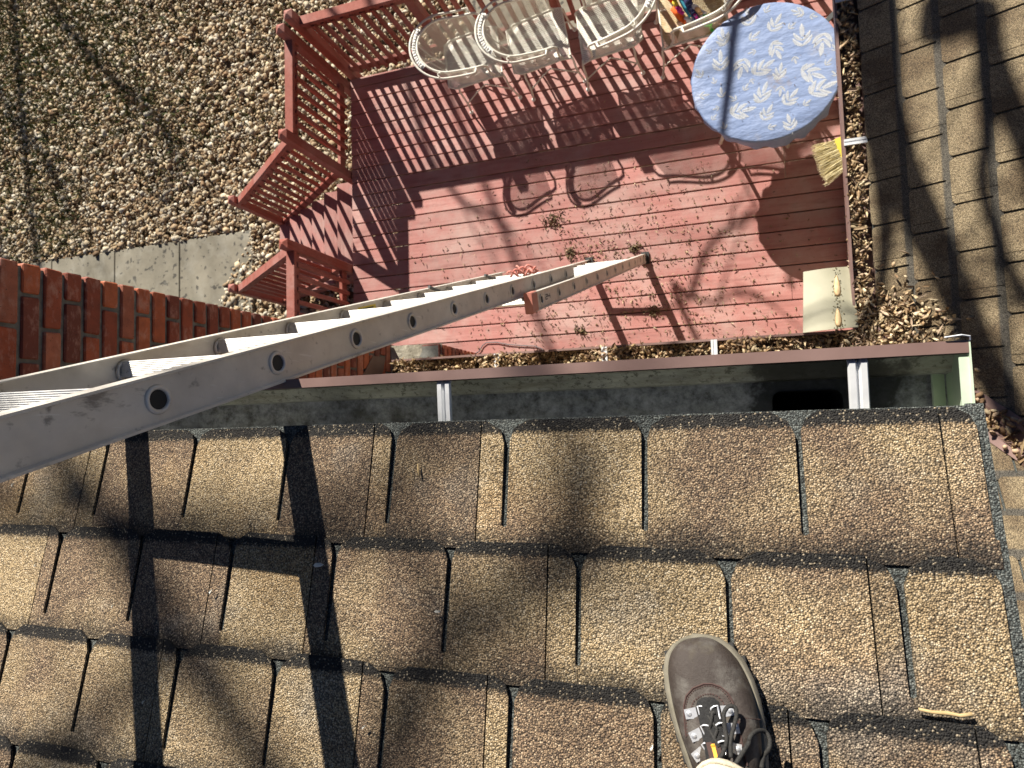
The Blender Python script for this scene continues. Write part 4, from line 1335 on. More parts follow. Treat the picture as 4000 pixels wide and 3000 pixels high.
cl.loft([cr(.004, TZ), cr(.2, TZ), cr(.4, TZ), cr(TR - .012, TZ), cr(TR - .002, TZ - .004), skirt(0, TR + .002, .001), skirt(.3, TR + .002, .005), skirt(.65, TR - .001, .010), skirt(.97, TR - .001, .015), skirt(1, TR - .004, .015)], caps=False)
cloth = obj('tablecloth', cl, M['cloth'], None, smooth=True)
tag(cloth, 'blue vinyl tablecloth printed with white fern sprigs on the round table', 'tablecloth')
def fern_mesh(kind):
    m = MB()
    def pinna(c, d, L, w):
        d = Vector(d).normalized(); s_ = Vector((-d.y, d.x, 0))
        c = Vector(c)
        m.add([c, c + d * L * .45 + s_ * w, c + d * L, c + d * L * .45 - s_ * w], [(0, 3, 2, 1)])
    def frond(base, ang, L, curve, n=7, pw=.30):
        p = Vector(base); a = ang
        for i in range(n):
            t = i / n
            st_ = L / n
            d = Vector((math.cos(a), math.sin(a), 0))
            pl_ = L * pw * (math.sin(math.pi * (.18 + .78 * t)) ** .8)
            for sg in (1, -1):
                b_ = a + sg * 1.02
                pinna(p, (math.cos(b_), math.sin(b_), 0), pl_, L * .036)
            m.bar(p, p + d * st_ * 1.05, L * .030, .002)
            p = p + d * st_; a += curve / n
        pinna(p - Vector((math.cos(a), math.sin(a), 0)) * L * .12, (math.cos(a), math.sin(a), 0), L * .22, L * .05)
    # sprig along +x: terminal frond and curved side fronds
    frond((.12, 0, 0), 0, .82, 0, 10, .26)
    side = {0: [(-.12, 1.05, .74, -.7), (-.12, -1.05, .70, .7), (-.48, 1.15, .78, -.8), (-.45, -1.15, .80, .8)],
            1: [(-.15, .95, .7, -.5), (-.15, -.95, .7, .5)],
            2: [(-.2, 1.0, .8, -1.0), (-.05, -1.1, .7, .7), (-.5, 1.2, .75, -.6), (-.55, -.8, .9, .4), (-.6, 1.5, .5, -.5)]}[kind]
    for x, a, L, c in side: frond((x, 0, 0), a, L, c, 10, .23)
    m.bar((-.95, 0, -.003), (.2, 0, -.003), .018, .002)
    me = m.mesh('fern_print'); me.materials.append(M['fern'])
    return me
FM = [fern_mesh(i) for i in range(3)]
ferns = [(625, 110, 62, 100, 0), (725, 65, 36, 60, 1), (775, 145, 62, 60, 0), (862, 158, 36, 40, 1), (915, 70, 58, 165, 2), (985, 92, 50, -5, 1), (640, 222, 52, 40, 1), (480, 222, 58, 100, 2), (935, 220, 74, 93, 0),
         (1052, 235, 74, 262, 0), (780, 282, 62, 300, 2), (660, 295, 34, 200, 1), (890, 332, 34, 285, 1), (1073, 368, 36, 45, 1), (405, 300, 30, 150, 1), (465, 365, 70, 92, 0), (588, 378, 70, 255, 0), (700, 395, 70, 35, 2),
         (805, 420, 52, 80, 2), (980, 420, 74, -18, 2), (350, 437, 46, 125, 1), (430, 475, 30, 110, 1), (603, 515, 34, 60, 1), (812, 505, 44, 262, 1), (705, 545, 66, 70, 2), (1040, 512, 78, 25, 2), (352, 552, 42, 10, 1),
         (470, 552, 46, 95, 1), (548, 572, 36, 150, 1), (860, 570, 62, 50, 0), (948, 600, 36, 35, 1), (578, 642, 74, 15, 2), (728, 660, 56, 60, 0), (1020, 645, 66, 78, 0), (418, 685, 42, 50, 1), (488, 735, 36, 110, 1),
         (745, 735, 34, 20, 1), (865, 715, 64, 105, 0), (552, 770, 52, 92, 2), (670, 788, 56, 92, 1), (1128, 285, 36, 125, 1), (345, 625, 30, 90, 1), (450, 620, 28, 200, 1), (640, 460, 26, 300, 1), (1130, 430, 30, 140, 1), (940, 745, 30, 60, 1), (1090, 610, 30, 120, 1)]
for zx, zy, s_, a, k in ferns:
    px, py = 2500 + zx / 1.4747, zy / 1.4747
    p = on_z(px, py, TZ + .0012)
    q = on_z(px + math.cos(math.radians(a)) * 30, py - math.sin(math.radians(a)) * 30, TZ + .0012)
    d = q - p
    if (Vector((p.x, p.y, 0)) - TC).length + .0006 * s_ > TR - .01: 
        if (Vector((p.x, p.y, 0)) - TC).length > TR - .05: continue
    sc_ = s_ * .00150
    r_lim = TR - .006 - (Vector((p.x, p.y, 0)) - TC).length
    sc_ = min(sc_, max(.030, r_lim / .80))
    obj('fern_print', FM[k], None, cloth, mw=Matrix.Translation((p.x, p.y, TZ + .0009)) @ Matrix.Rotation(math.atan2(d.y, d.x), 4, 'Z') @ Matrix.Diagonal((sc_, sc_, 1, 1)))
# small litter on the tablecloth
n = 46
ang = rng.uniform(0, 2 * np.pi, n); rr = np.sqrt(rng.uniform(0, 1, n)) * .46
tp = np.c_[TC.x + rr * np.cos(ang), TC.y + rr * np.sin(ang), np.full(n, TZ + .005)]
s = rng.uniform(.003, .008, n)
tag(leaves('table_litter', tp, np.c_[s * 1.4, s, s], pick([(.16, .10, .05), (.30, .22, .13), (.08, .06, .05)], n)), 'tiny dry bits scattered on the blue tablecloth', kind='stuff')

# ================================================================== OTHER THINGS ON THE DECK
br = thing('broom', 'broom with yellow head and cream bristles leaning upside down behind the lower gutter', 'broom', (1.02, 2.0, 0))
BZ = 1.30
pa, pb = on_z(3252, 552, BZ), on_z(3298, 668, BZ)
d = (pb - pa); dn = d.normalized(); sd_ = Vector((-dn.y, dn.x, 0))
if sd_.x > 0: sd_ = -sd_
obj('head', MB().bar(pa - sd_ * .035, pb - sd_ * .035, .062, .05, ch=.006), M['yellow_plastic'], br)
bm_ = MB()
for i in range(420):
    t = random.random(); w2 = random.uniform(-.02, .03)
    b0_ = pa + d * t - sd_ * .008 + Vector((0, 0, w2 * .8))
    tip = b0_ + sd_ * random.uniform(.095, .125) + dn * (random.gauss(0, .010) + (t - .5) * .05) + Vector((0, 0, -.05 + random.gauss(0, .012)))
    bm_.tube([b0_, b0_.lerp(tip, .5) + Vector((0, 0, .006)), tip], [.0022, .0020, .0012], 3)
obj('bristles', bm_, M['bristle'], br)
hm_ = (pa + pb) / 2 - sd_ * .04
obj('handle', MB().tube([hm_, Vector((hm_.x + .12, hm_.y + .02, .7)), Vector((hm_.x + .30, hm_.y + .04, .003))], .012, 8), M['yellow_plastic'], br, smooth=True)
# dark metal bar behind the table
p1, p2 = on_z(3222, 88, .55), on_z(3290, 22, .62)
ft = thing('folding_chair', 'dark grey metal chair frame half hidden between the table and the lower gutter', 'chair', (.95, 3.0, 0))
obj('frame_tube', MB().bar(p1, p1 + (p2 - p1) * 2.4, .036, .012, ch=.002), M['dark_metal'], ft)
q1 = Vector((p1.x + .0, p1.y - .0, p1.z))
obj('leg', MB().tube([p1 + Vector((.02, .02, -.01)), Vector((p1.x + .10, p1.y - .12, .0))], .010, 7), M['dark_metal'], ft)
obj('leg', MB().tube([p1 + (p2 - p1) * 2.3 + Vector((0, 0, -.01)), p1 + (p2 - p1) * 2.3 + Vector((.02, .05, -.62))], .010, 7), M['dark_metal'], ft)
obj('leg', MB().tube([p1 + Vector((.0, .02, -.01)), Vector((p1.x - .05, p1.y + .28, .0))], .010, 7), M['dark_metal'], ft)
# thin cable on the deck
cp = [(1850, 1385), (1872, 1372), (1885, 1350), (1900, 1338), (1940, 1337), (1985, 1346), (2040, 1350), (2090, 1352), (2115, 1362), (2135, 1380), (2150, 1400)]
tag(obj('cable', MB().tube([on_z(x, y, .012) for x, y in cp], .005, 6), M['wire'], None, smooth=True), 'thin grey cable curling over the deck boards near the lower gutter', 'cable')

# ---- cream panel over the gutter corner
pn = thing('plastic_panel', 'cream curved plastic panel with two tan worn patches resting on the gutter corner', 'panel', (.58, .47, LZ))
pc = [on_z(3138, 1062, lz - .05), on_z(3327, 1040, lz - .055), on_z(3353, 1277, lz + .022), on_z(3137, 1300, lz + .012)]
NU, NV = 12, 10
def panel_p(u, v):
    a = pc[0].lerp(pc[1], u); b_ = pc[3].lerp(pc[2], u)
    p = a.lerp(b_, v)
    p.z += .022 * math.sin(math.pi * min(1, u * 1.05)) + .004 * math.sin(v * 3)
    return p
m = MB()
grid = [[panel_p(i / NU, j / NV) for i in range(NU + 1)] for j in range(NV + 1)]
b0 = 0
for r in grid: m.v += [tuple(p) for p in r]
for r in grid: m.v += [tuple(p - Vector((0, 0, .009))) for p in r]
W1 = NU + 1; off2 = W1 * (NV + 1)
for j in range(NV):
    for i in range(NU):
        a = j * W1 + i
        m.f.append((a, a + W1, a + W1 + 1, a + 1)); m.f.append((off2 + a, off2 + a + 1, off2 + a + W1 + 1, off2 + a + W1))
for i in range(NU):
    m.f.append((i, i + 1, off2 + i + 1, off2 + i)); q = NV * W1 + i; m.f.append((q + 1, q, off2 + q, off2 + q + 1))
for j in range(NV):
    q = j * W1; m.f.append((q + W1, q, off2 + q, off2 + q + W1)); q = j * W1 + NU; m.f.append((q, q + W1, off2 + q + W1, off2 + q))
obj('sheet', m, M['cream_plastic'], pn, smooth=True, angle=40)
for (u, v, lu, lv) in ((.66, .33, .115, .20), (.64, .84, .105, .17)):
    c = panel_p(u, v)
    m = MB(); ring0 = []; ring1 = []
    for i in range(16):
        a = 2 * math.pi * i / 16
        k = 1 + .12 * math.sin(3 * a)
        p = panel_p(min(1, u + lu * .62 * k * math.cos(a)), min(1, v + lv * .9 * k * math.sin(a)))
        q = panel_p(min(1, u + lu * .38 * math.cos(a)), min(1, v + lv * .65 * math.sin(a)))
        ring0.append(p + Vector((0, 0, .0005))); ring1.append(q + Vector((0, 0, .009)))
    m.loft([ring0, ring1])
    wp = obj('worn_pad', m, M['tan_wear'], pn, smooth=True)
    nn = 60
    aa = rng.uniform(0, 2 * np.pi, nn); rad = rng.uniform(.6, 1.9, nn)
    PP = np.array([tuple(panel_p(min(1, max(0, u + lu * .62 * r_ * math.cos(t_))), min(1, max(0, v + lv * .9 * r_ * math.sin(t_)))) + Vector((0, 0, .002))) for t_, r_ in zip(aa, rad)])
    s = rng.uniform(.0015, .0035, nn)
    gm = scatter('grit', PP, np.c_[s * 1.5, s, s * .5], pick([(.25, .22, .13), (.34, .31, .2), (.14, .12, .07)], nn), parent=wp); gm['kind'] = 'stuff'

# ---- husks scattered over the deck
def deck_litter():
    P = []; 
    cl = [(2150, 870, 28, 16), (2240, 960, 60, 26), (2330, 1000, 70, 40), (2420, 1000, 60, 30), (2550, 1120, 110, 60), (2300, 1180, 150, 70), (2600, 1230, 120, 70), (2100, 1280, 140, 60), (2450, 1290, 160, 40), (1900, 1240, 140, 45),
          (2500, 900, 160, 60), (2750, 1000, 160, 60), (2250, 760, 170, 60), (2000, 950, 180, 40), (2700, 800, 200, 50), (2950, 1200, 160, 40), (1750, 1020, 120, 16), (2600, 650, 140, 16), (3050, 1000, 150, 20), (2050, 600, 200, 12), (2900, 1330, 120, 20)]
    for cx, cy, r, k in cl:
        for i in range(int(k * 2.2)):
            px, py = random.gauss(cx, r), random.gauss(cy, r * .55)
            p = on_z(px, py, .006)
            if p.x < DX0 + .05 or p.y > 3.4 or p.y < .35: continue
            P.append((p.x, p.y, .007 + random.uniform(0, .004)))
    return P
husks('deck_litter', deck_litter(), 'seed husks and bits of dry leaf scattered over the red deck boards', big=.52,
      kindcols=[(.42, .33, .20), (.50, .42, .28), (.20, .14, .08), (.14, .10, .06), (.30, .21, .12), (.24, .16, .09)])
clumps = [(2160, 858, .085, 70, 'largest dark olive clump of husks on the open deck'), (2235, 990, .055, 45, 'husk clump touching the far side of the ladder foot'), (2478, 968, .05, 45, 'husk clump just beyond the ladder foot'),
          (2555, 1215, .06, 46, 'husk clump between the ladder shadow lines near the gutter'), (2272, 1290, .055, 38, 'husk clump on the boards nearest the lower gutter'), (1480, 1185, .035, 26, 'round husk clump beside the foot of the short railing')]
for px, py, r, k, lab in clumps:
    c = on_z(px, py, 0)
    PP = np.c_[rng.normal(c.x, r * .55, k), rng.normal(c.y, r * .45, k), .008 + np.abs(rng.normal(0, r * .18, k))]
    s = rng.uniform(.007, .015, k)
    o = leaves('husk_clump', PP, np.c_[s * 2, s * 1.2, s * 1.6], pick([(.17, .13, .065), (.24, .18, .10), (.12, .09, .05), (.32, .25, .15)], k, .2), tilt=.9)
    tag(o, lab, None, None, 'stuff')

# ---- bits on the near roof
def on_roof(px, py, h=.008):
    d = Vector(ray(px, py)); o = Vector((0, 0, D))
    t = (UP.p(0, 0, h) - o).dot(UP.n) / d.dot(UP.n)
    return o + d * t
petals = [(1245, 2207, 42, 5, 'pale petal lying flat beside a slot in the ladder shadow'), (825, 2312, 24, 60, 'pale petal in the slot left of the ladder rung shadow'), (442, 2368, 16, 70, 'small pale petal near the second shingle slot on the left'),
          (562, 2743, 18, 60, 'pale petal in the left lower slot under the ladder rail shadow'), (1422, 2840, 22, 50, 'pale petal in the slot beside the right ladder shadow'), (140, 2210, 14, 70, 'small pale petal in the leftmost slot of the second course'),
          (52, 1895, 18, 60, 'pale petal in the slot under the ladder at the left edge'), (2545, 2920, 30, 70, 'pair of pale petals in the slot left of the shoe'), (1710, 2388, 26, 0, 'thin pale petal across the middle slot of the second course')]
for px, py, L, a, lab in petals:
    p = on_roof(px, py, .011); q = on_roof(px + L * math.cos(math.radians(a)) * .5, py - L * math.sin(math.radians(a)) * .5, .011)
    d = q - p; s_ = d.cross(UP.n).normalized() * d.length * .34
    m = MB().loft([[p - d, p - d * .4 - s_ + UP.n * .002, p + d * .5 - s_ * .9 + UP.n * .003, p + d, p + d * .5 + s_ * .9 + UP.n * .002, p - d * .4 + s_ + UP.n * .0025], [v + UP.n * .0012 for v in (p - d, p - d * .4 - s_ + UP.n * .002, p + d * .5 - s_ * .9 + UP.n * .003, p + d, p + d * .5 + s_ * .9 + UP.n * .002, p - d * .4 + s_ + UP.n * .0025)]])
    tag(obj('petal', m, M['petal']), lab, 'petal', 'petals caught in the shingle slots')
tw = [on_roof(x, y, .011) for x, y in ((3588, 2770), (3640, 2782), (3700, 2786), (3750, 2796), (3798, 2790))]
tag(obj('twig', MB().tube(tw, [.0018, .0022, .0026, .0022, .0026], 7), M['twig'], None, smooth=True), 'short straw coloured twig on the shingles right of the shoe', 'twig')
tw = [on_roof(x, y, .010) for x, y in ((1632, 1812), (1634, 1840), (1638, 1862))]
tag(obj('straw', MB().tube(tw, [.0012, .002, .0012], 6), M['twig'], None, smooth=True), 'tiny straw sliver on the first shingle course near the middle', 'straw')

# ================================================================== PERSON (shoe and trouser leg)
per = thing('person', 'person wearing a brown leather hiking shoe and beige trousers, standing on the near roof', 'person', on_roof(2760, 2900, 0))
def Z8(x, y, h):         # pixel of the enlarged shoe view -> point h above the shingles
    return on_roof(2400 + x / 2.37, 2300 + y / 2.37, h)
toe = Z8(735, 440, .012); heel_dir = None
ax = (Z8(985, 1560, .012) - toe); ax = (ax - UP.n * ax.dot(UP.n)).normalized()
sdv = ax.cross(UP.n).normalized()
if sdv.x < 0: sdv = -sdv
def SH(s_, w_, h_):
    return toe + ax * s_ + sdv * w_ + UP.n * (h_ - .012)
SL = .300
# stations: distance from toe, left half width, right half width, top height
stn = [(0.000, -.012, .016, .030), (.006, -.026, .030, .040), (.018, -.038, .043, .050), (.036, -.045, .054, .058), (.060, -.0475, .060, .064), (.085, -.0475, .062, .070), (.110, -.0455, .061, .079), (.135, -.042, .057, .089),
       (.160, -.038, .052, .098), (.190, -.035, .047, .105), (.225, -.034, .044, .108), (.260, -.033, .041, .108), (.288, -.028, .034, .104), (.300, -.016, .020, .098)]
def upper(infl=0.0, h0=.026):
    rings = []
    for s_, l, r, h in stn:
        c = (l + r) / 2; a = (r - l) / 2 - .003 + infl
        ring = []
        for i in range(21):
            t = math.pi * i / 20
            x = math.cos(t); y = math.sin(t)
            ex = .62 if s_ < .12 else .78
            ring.append(SH(s_, c + a * math.copysign(abs(x) ** ex, x) , h0 + (h - h0 + infl) * (abs(y) ** (.80 if s_ < .12 else .95))))
        rings.append(ring)
    return rings
def subdiv(rings, n):
    out = []
    m_ = len(rings)
    for i in range(m_ - 1):
        p0, p1, p2, p3 = rings[max(i - 1, 0)], rings[i], rings[i + 1], rings[min(i + 2, m_ - 1)]
        for k in range(n):
            t = k / n
            out.append([.5 * ((2 * b_) + (c - a) * t + (2 * a - 5 * b_ + 4 * c - d_) * t * t + (3 * b_ - a - 3 * c + d_) * t ** 3) for a, b_, c, d_ in zip(p0, p1, p2, p3)])
    out.append(rings[-1])
    return out
ur = subdiv(upper(), 4)
shoe = obj('shoe', MB().loft(ur, caps=True, closed=False), M['leather'], per, smooth=True)
shoe['label'] = 'worn brown leather hiking shoe with black laces'
def surf(s_, w_):
    """point on the shoe upper above plan position (s, w)"""
    for i in range(len(stn) - 1):
        if stn[i][0] <= s_ <= stn[i + 1][0]:
            t = (s_ - stn[i][0]) / (stn[i + 1][0] - stn[i][0])
            l, r, h = [stn[i][k] + (stn[i + 1][k] - stn[i][k]) * t for k in (1, 2, 3)]
            c = (l + r) / 2; a = (r - l) / 2 - .003
            ex = .62 if s_ < .12 else .78; ey = .80 if s_ < .12 else .95
            x = max(-.98, min(.98, (w_ - c) / a))
            cx = abs(x) ** (1 / ex)
            return SH(s_, w_, .026 + (h - .026) * (math.sqrt(max(0, 1 - cx * cx)) ** ey))
    return SH(s_, w_, .08)
def sole_ring(infl, h):
    pts = []
    for s_, l, r, hh in stn: pts.append((s_, r + infl))
    pts2 = [(s_, l - infl) for s_, l, r, hh in stn]
    loop = [(-infl * .9, .002)] + pts + [(SL + infl, .002)] + list(reversed(pts2))
    return [SH(a, b_, h) for a, b_ in loop]
obj('midsole', MB().loft([sole_ring(.002, .012), sole_ring(.0045, .016), sole_ring(.004, .026), sole_ring(.0, .031)]), M['midsole'], shoe, smooth=True, angle=50)
obj('outsole', MB().loft([sole_ring(-.003, .004), sole_ring(.003, .006), sole_ring(.0035, .0115), sole_ring(.001, .0125)]), M['rubber'], shoe)
lug = MB()
for s_, l, r, hh in stn[2:-1]:
    for e in (0, .012):
        c = SH(s_ + e, r + .003, .007); lug.bar(c - ax * .004, c + ax * .004, .007, .010, up=UP.n, ch=.001)
        c = SH(s_ + e, l - .003, .007); lug.bar(c - ax * .004, c + ax * .004, .007, .010, up=UP.n, ch=.001)
obj('outsole_lugs', lug, M['rubber'], shoe)['kind'] = 'stuff'
# tongue
def zq(x, y):
    q = Z8(x, y, .085) - toe
    return q.dot(ax), q.dot(sdv)
m = MB(); rings = []
for yz, xl, xr in ((1022, 845, 875), (1032, 800, 920), (1060, 762, 960), (1110, 748, 978), (1200, 770, 985), (1300, 795, 1000), (1400, 815, 1015), (1500, 835, 1030), (1600, 850, 1045), (1700, 860, 1060)):
    ra = []
    for i in range(11):
        t = i / 10; s0, w0 = zq(xl + (xr - xl) * t, yz)
        ra.append(surf(s0, w0) + UP.n * (.0012 + .0042 * math.sin(math.pi * t)))
    rings.append(ra)
m.loft(rings, caps=False, closed=False)
obj('tongue', m, M['knit'], shoe, smooth=True)
# eyestay overlay edges and stitched seams
def seam(pts, r, mat, name='stitching', dash=True):
    m = MB(); P = [surf(a, b_) + UP.n * .0006 for a, b_ in pts]
    Q = []
    for i in range(len(P) - 1):
        nseg = max(1, int((P[i + 1] - P[i]).length / .0028))
        for k in range(nseg): Q.append(P[i].lerp(P[i + 1], k / nseg))
    Q.append(P[-1])
    if dash:
        for i in range(0, len(Q) - 1, 1): m.bar(Q[i], Q[i].lerp(Q[i + 1], .62), r, r * .7, up=UP.n)
    else: m.tube(Q, r, 5)
    return obj(name, m, mat, shoe)
def zpt(x, y):
    q = Z8(x, y, .085); d = q - toe
    return d.dot(ax), d.dot(sdv)
arc = [zpt(x, y) for x, y in ((655, 1400), (640, 1250), (632, 1120), (655, 1020), (720, 945), (820, 905), (900, 905), (980, 932), (1050, 990), (1092, 1060), (1130, 1180), (1165, 1350), (1195, 1500), (1230, 1640))]
arc_in = [zpt(x, y) for x, y in ((668, 1390), (655, 1250), (648, 1125), (670, 1032), (730, 960), (822, 922), (898, 922), (972, 948), (1036, 1004), (1076, 1070), (1114, 1185), (1150, 1352), (1180, 1500), (1214, 1640))]
seam(arc, .0016, M['stitch']); seam(arc_in, .0013, M['stitch'])
seam(arc, .0012, M['stitch'], 'overlay_edge', False)
seam([zpt(x, y) for x, y in ((705, 1120), (722, 1070), (765, 1030), (830, 1000), (900, 996), (960, 1020), (1002, 1070), (1020, 1110))], .0014, M['stitch'])
seam([zpt(x, y) for x, y in ((1150, 1260), (1200, 1220), (1280, 1240), (1370, 1280))], .0014, M['stitch'])
# lace hardware
eyel = [((690, 1180), (795, 1165)), ((742, 1375), (825, 1340)), ((770, 1555), (835, 1510)), ((1060, 1148), (945, 1160)), ((1110, 1305), (990, 1310)), ((1132, 1485), (1020, 1468))]
dr = []
for (rx, ry), (dx_, dy_) in eyel:
    s0, w0 = zpt(rx, ry); s1, w1 = zpt(dx_, dy_)
    a = surf(s0, w0); b_ = surf(s1, w1)
    dd = (b_ - a); dd = (dd - UP.n * dd.dot(UP.n)).normalized(); pp = dd.cross(UP.n).normalized()
    a = a + UP.n * .0012; 
    pl_ = MB().loft([[a - dd * .006 - pp * .0055, a + dd * .009 - pp * .0065, a + dd * .009 + pp * .0065, a - dd * .006 + pp * .0055], [a - dd * .006 - pp * .0055 + UP.n * .0012, a + dd * .009 - pp * .0065 + UP.n * .0018, a + dd * .009 + pp * .0065 + UP.n * .0018, a - dd * .006 + pp * .0055 + UP.n * .0012]])
    pl_.ball(a - dd * .001 + UP.n * .0018, .0034, .0034, .0018, 10, 5)
    obj('eyelet_plate', pl_, M['steel'], shoe, angle=30)
    c = a + dd * .012 + UP.n * .003
    ringp = [c + pp * .0075, c + pp * .0070 + dd * .004, c + pp * .005 + dd * .0085, c + dd * .0105, c - pp * .005 + dd * .0085, c - pp * .0070 + dd * .004, c - pp * .0075]
    obj('lace_ring', MB().tube(ringp, .00125, 7, closed=True), M['steel'], shoe, smooth=True)
    dr.append(c + dd * .008 + UP.n * .0008)
L0, L1, L2, R0, R1, R2 = dr
def lace(pts, r=.0021, name='lace'):
    P = [Vector(p) for p in pts]; out = []
    for i in range(len(P) - 1):
        a, b_, c, d_ = P[max(i - 1, 0)], P[i], P[i + 1], P[min(i + 2, len(P) - 1)]
        for k in range(6):
            t = k / 6
            out.append(.5 * ((2 * b_) + (c - a) * t + (2 * a - 5 * b_ + 4 * c - d_) * t * t + (3 * b_ - a - 3 * c + d_) * t ** 3))
    out.append(P[-1])
    return obj(name, MB().tube(out, r, 7), M['lace'], shoe, smooth=True)
u3 = UP.n * .003
lace([L0 - sdv * .003, L0, R0, R0 + sdv * .003], .0024)
lace([L0, (L0 + R1) / 2 + u3 * .4, R1]); lace([R0, (R0 + L1) / 2 + u3, L1]); lace([L1, (L1 + R2) / 2 + u3 * .4, R2]); lace([R1, (R1 + L2) / 2 + u3, L2])
H = lambda x, y, e: (lambda q: surf(*zpt(x, y)) + UP.n * e)(0)
knot = H(960, 1560, .012)
lace([knot, H(1005, 1500, .012), H(1040, 1380, .014), H(1020, 1250, .016), H(1015, 1150, .017), H(1060, 1090, .017), H(1120, 1105, .016), H(1130, 1180, .015), H(1105, 1280, .013), H(1075, 1400, .012), H(1080, 1540, .011)], .0026)
lace([H(1120, 1600, .009), H(1180, 1520, .008), H(1245, 1440, .007), H(1260, 1380, .007), H(1320, 1350, .007), H(1400, 1370, .010), H(1450, 1440, .014), H(1445, 1530, .016), H(1390, 1620, .012), H(1370, 1700, .010)], .0027)
s_, w_ = zpt(930, 1520)
tg = MB().bar(surf(s_ - .012, w_) + UP.n * .004, surf(s_ + .02, w_ + .002) + UP.n * .006, .016, .002, up=UP.n, ch=.0005)
obj('tongue_loop', tg, M['stitch'], shoe)
obj('loop_stripe', MB().bar(surf(s_ - .010, w_) + UP.n * .0056, surf(s_ + .02, w_ + .002) + UP.n * .0076, .0045, .0012, up=UP.n).ball(surf(s_ - .008, w_) + UP.n * .006, .003, .003, .0012, 8, 4), M['orange_thread'], shoe)
# trouser leg
hc = Z8(975, 1580, .118) + ax * .054
kdir = (Vector((0.02, -.30, 1.0))).normalized()
rings = []
a1 = (sdv - kdir * sdv.dot(kdir)).normalized(); a2 = kdir.cross(a1).normalized()
for h_, r_, wb in ((-.012, .052, .004), (-.004, .0545, .004), (.004, .0535, .003), (.03, .054, .003), (.08, .056, .004), (.16, .060, .005), (.26, .066, .004), (.36, .070, .003)):
    rings.append([hc + kdir * h_ + a1 * math.cos(t) * (r_ + wb * math.sin(5 * t + h_ * 20)) + a2 * math.sin(t) * (r_ * 1.15 + wb * math.sin(4 * t + 1)) for t in [2 * math.pi * i / 40 for i in range(40)]])
trou = obj('trouser_leg', MB().loft(subdiv(rings, 3), caps=True), M['trouser'], per, smooth=True)
trou['label'] = 'beige cotton trouser leg with frayed hem'
hemr = [rings[1][i] + UP.n * random.uniform(-.001, .002) for i in range(40)]
obj('hem', MB().tube(hemr, .0028, 6, closed=True), M['trouser'], trou, smooth=True)

# ================================================================== TREES (outside the picture; their bare limbs shade roof, deck and gravel)
def plane_hit(px, py, pl):
    d = Vector(ray(px, py)); o = Vector((0, 0, D))
    t = (pl.O - o).dot(pl.n) / d.dot(pl.n)
    return o + d * t
def limb_path(pts, where, dist):
    out = []
    for px, py in pts:
        if where == 'B': p = plane_hit(px, py, PB)
        elif where == 'U': p = plane_hit(px, py, UP)
        else: p = on_z(px, py, where)
        out.append(p - SUN * dist)
    return out
def smooth_path(P, n=5):
    out = []
    for i in range(len(P) - 1):
        a, b_, c, d_ = P[max(i - 1, 0)], P[i], P[i + 1], P[min(i + 2, len(P) - 1)]
        for k in range(n):
            t = k / n
            out.append(.5 * ((2 * b_) + (c - a) * t + (2 * a - 5 * b_ + 4 * c - d_) * t * t + (3 * b_ - a - 3 * c + d_) * t ** 3))
    out.append(P[-1])
    return out
def limb(par, P, r0, r1, twigs=0, tl=.7):
    P = smooth_path(P); n = len(P)
    l = obj('limb', MB().tube(P, [r0 + (r1 - r0) * i / (n - 1) for i in range(n)], 8), M['bark'], par, smooth=True)
    if twigs:
        m = MB()
        for i in range(twigs):
            k = random.randint(n // 3, n - 1); p = P[k]; d = (P[min(k + 1, n - 1)] - P[max(k - 1, 0)]).normalized()
            q = [p]; dd = (d + Vector((random.gauss(0, .7), random.gauss(0, .7), random.gauss(.2, .6)))).normalized()
            for j in range(4):
                dd = (dd + Vector((random.gauss(0, .22), random.gauss(0, .22), random.gauss(.05, .22)))).normalized(); q.append(q[-1] + dd * tl / 4)
            m.tube(q, [.011, .009, .007, .005, .003], 5)
        tw = obj('twigs', m, M['bark'], l, smooth=True); tw['kind'] = 'stuff'
    return l
t1 = thing('tree', 'bare limbed tree beyond the patio whose branches shade the lower roof and the table', 'tree', (2.6, 8.8, GZ))
T1 = [Vector((2.6, 8.8, GZ - .1)), Vector((2.7, 8.9, 1.0)), Vector((2.5, 8.7, 3.2)), Vector((2.3, 8.4, 5.2)), Vector((2.5, 8.3, 8.0)), Vector((2.4, 8.5, 10.5))]
obj('trunk', MB().tube(smooth_path(T1), [.26 - .009 * i for i in range(26)], 12), M['bark'], t1, smooth=True)
LB = 6.4
L1 = limb_path([(3395, -130), (3412, 0), (3425, 200), (3440, 420), (3500, 640)], 'B', LB)
limb(t1, [Vector((2.3, 8.4, 5.2)), Vector((.8, 8.2, 5.8))] + L1, .13, .105)
limb(t1, limb_path([(3440, 420), (3500, 640), (3590, 830), (3670, 1000), (3750, 1180), (3810, 1330), (3880, 1480), (3990, 1700)], 'B', LB), .10, .06, 6)
limb(t1, limb_path([(3410, 480), (3440, 680), (3458, 850), (3456, 1000), (3436, 1150), (3395, 1330), (3330, 1480)], 'B', LB), .05, .022, 4)
limb(t1, [Vector((2.4, 8.3, 6.4)), Vector((1.4, 7.8, 6.4))] + limb_path([(3800, -120), (3850, 60), (3870, 220), (3930, 380), (4010, 560), (4080, 800)], 'B', LB), .075, .05, 5)
limb(t1, limb_path([(3850, 60), (3845, 300), (3858, 500), (3838, 720), (3890, 900), (3940, 1050), (4010, 1180)], 'B', LB), .035, .03, 4)
L4 = limb_path([(2895, -60), (2882, 40), (2862, 160), (2850, 300), (2832, 440), (2818, 560)], TZ, 4.6)
limb(t1, [T1[3], Vector((.25, 8.9, 3.9)), *L4], .034, .022)
L5 = limb_path([(2960, 795), (2925, 832), (2860, 885), (2800, 930), (2752, 1000), (2722, 1080), (2700, 1160), (2690, 1260)], 0.0, 6.0)
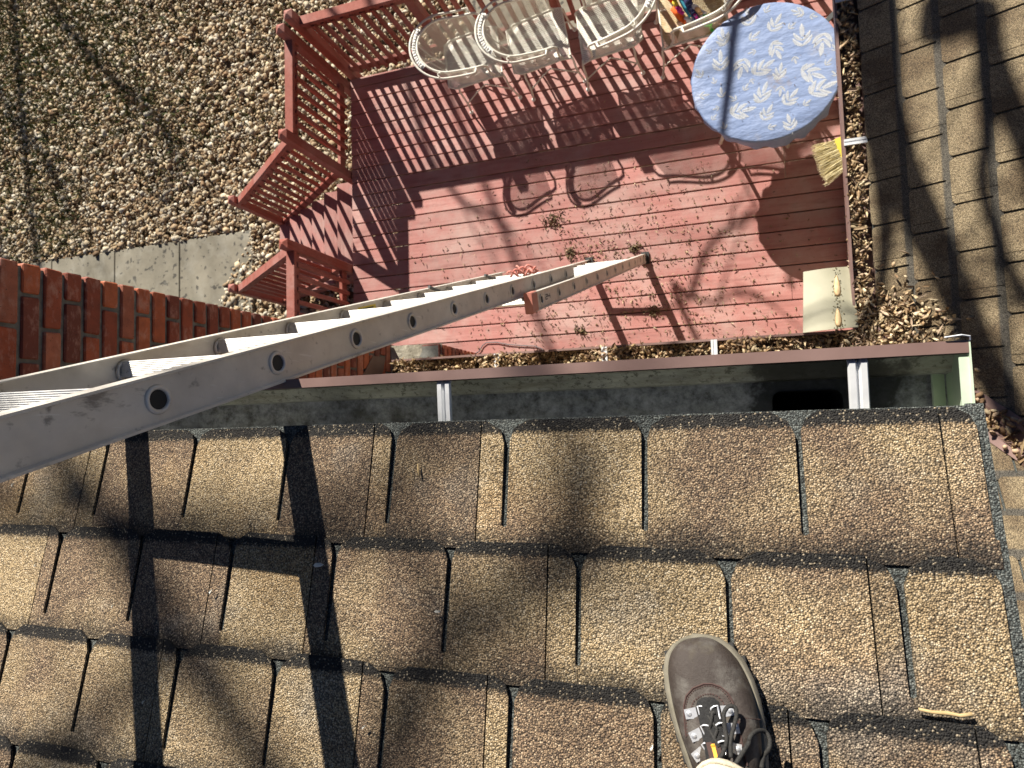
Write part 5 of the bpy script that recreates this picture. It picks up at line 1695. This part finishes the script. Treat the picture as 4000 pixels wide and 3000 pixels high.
L5b = (limb_path([(2722, 1080), (2700, 1160), (2640, 1195), (2560, 1250)], 0.0, 6.0), .018, .008)
L5c = (limb_path([(2700, 1160), (2800, 1180), (2900, 1130), (3000, 1180)], 0.0, 6.0), .016, .010, 3)
t2 = thing('tree', 'bare tree beyond the gravel whose branches dapple the near roof and the pebbles', 'tree', (-18.2, 12.4, GZ))
T2 = [Vector((-18.2, 12.4, GZ - .1)), Vector((-18.3, 12.3, 2)), Vector((-17.9, 12.0, 5)), Vector((-17.2, 11.6, 8)), Vector((-16.8, 11.2, 11)), Vector((-16.6, 10.9, 13.5))]
obj('trunk', MB().tube(smooth_path(T2), [.32 - .011 * i for i in range(26)], 12), M['bark'], t2, smooth=True)
U1 = limb_path([(1720, 1720), (1560, 1830), (1400, 1930), (1180, 2000), (820, 2030), (400, 1990), (-60, 1900)], 'U', 10.0)
hub = Vector((-6.2, 8.6, 9.8))
limb(t2, [T2[3], Vector((-12.0, 10.4, 9.4)), hub], .18, .09, 4)
limb(t2, [hub, (hub + U1[-1]) / 2 + Vector((0, .2, .1)), *reversed(U1)], .035, .018, 9, .8)
limb(t2, [hub] + limb_path([(-250, 3150), (150, 2990), (380, 2830), (560, 2640), (700, 2420)], 'U', 10.0), .04, .02, 7, .7)
U3 = limb_path([(1250, 3300), (1480, 3000), (1620, 2720), (1760, 2540), (1990, 2330), (2150, 2230), (2290, 2050), (2280, 1900), (2200, 1750)], 'U', 10.5)
limb(t2, [hub] + U3, .04, .03, 10, .7)
limb(t2, [U3[-1], (U3[-1] + L5[-1]) / 2, *reversed(L5)], .03, .012, 4)
limb(t2, *L5b)
limb(t2, *L5c)
limb(t2, [T2[4]] + limb_path([(60, -60), (260, 110), (430, 300), (620, 470), (700, 640), (640, 820)], GZ, 15.0), .07, .03, 26, 1.8)
limb(t2, [T2[4]] + limb_path([(-80, 300), (60, 480), (180, 620), (260, 760)], GZ, 16.0), .06, .03, 26, 1.8)
limb(t2, [hub] + limb_path([(1500, -250), (1640, 500), (1790, 770), (1900, 830), (2000, 900)], 0.0, 9.0), .04, .02, 6, .8)
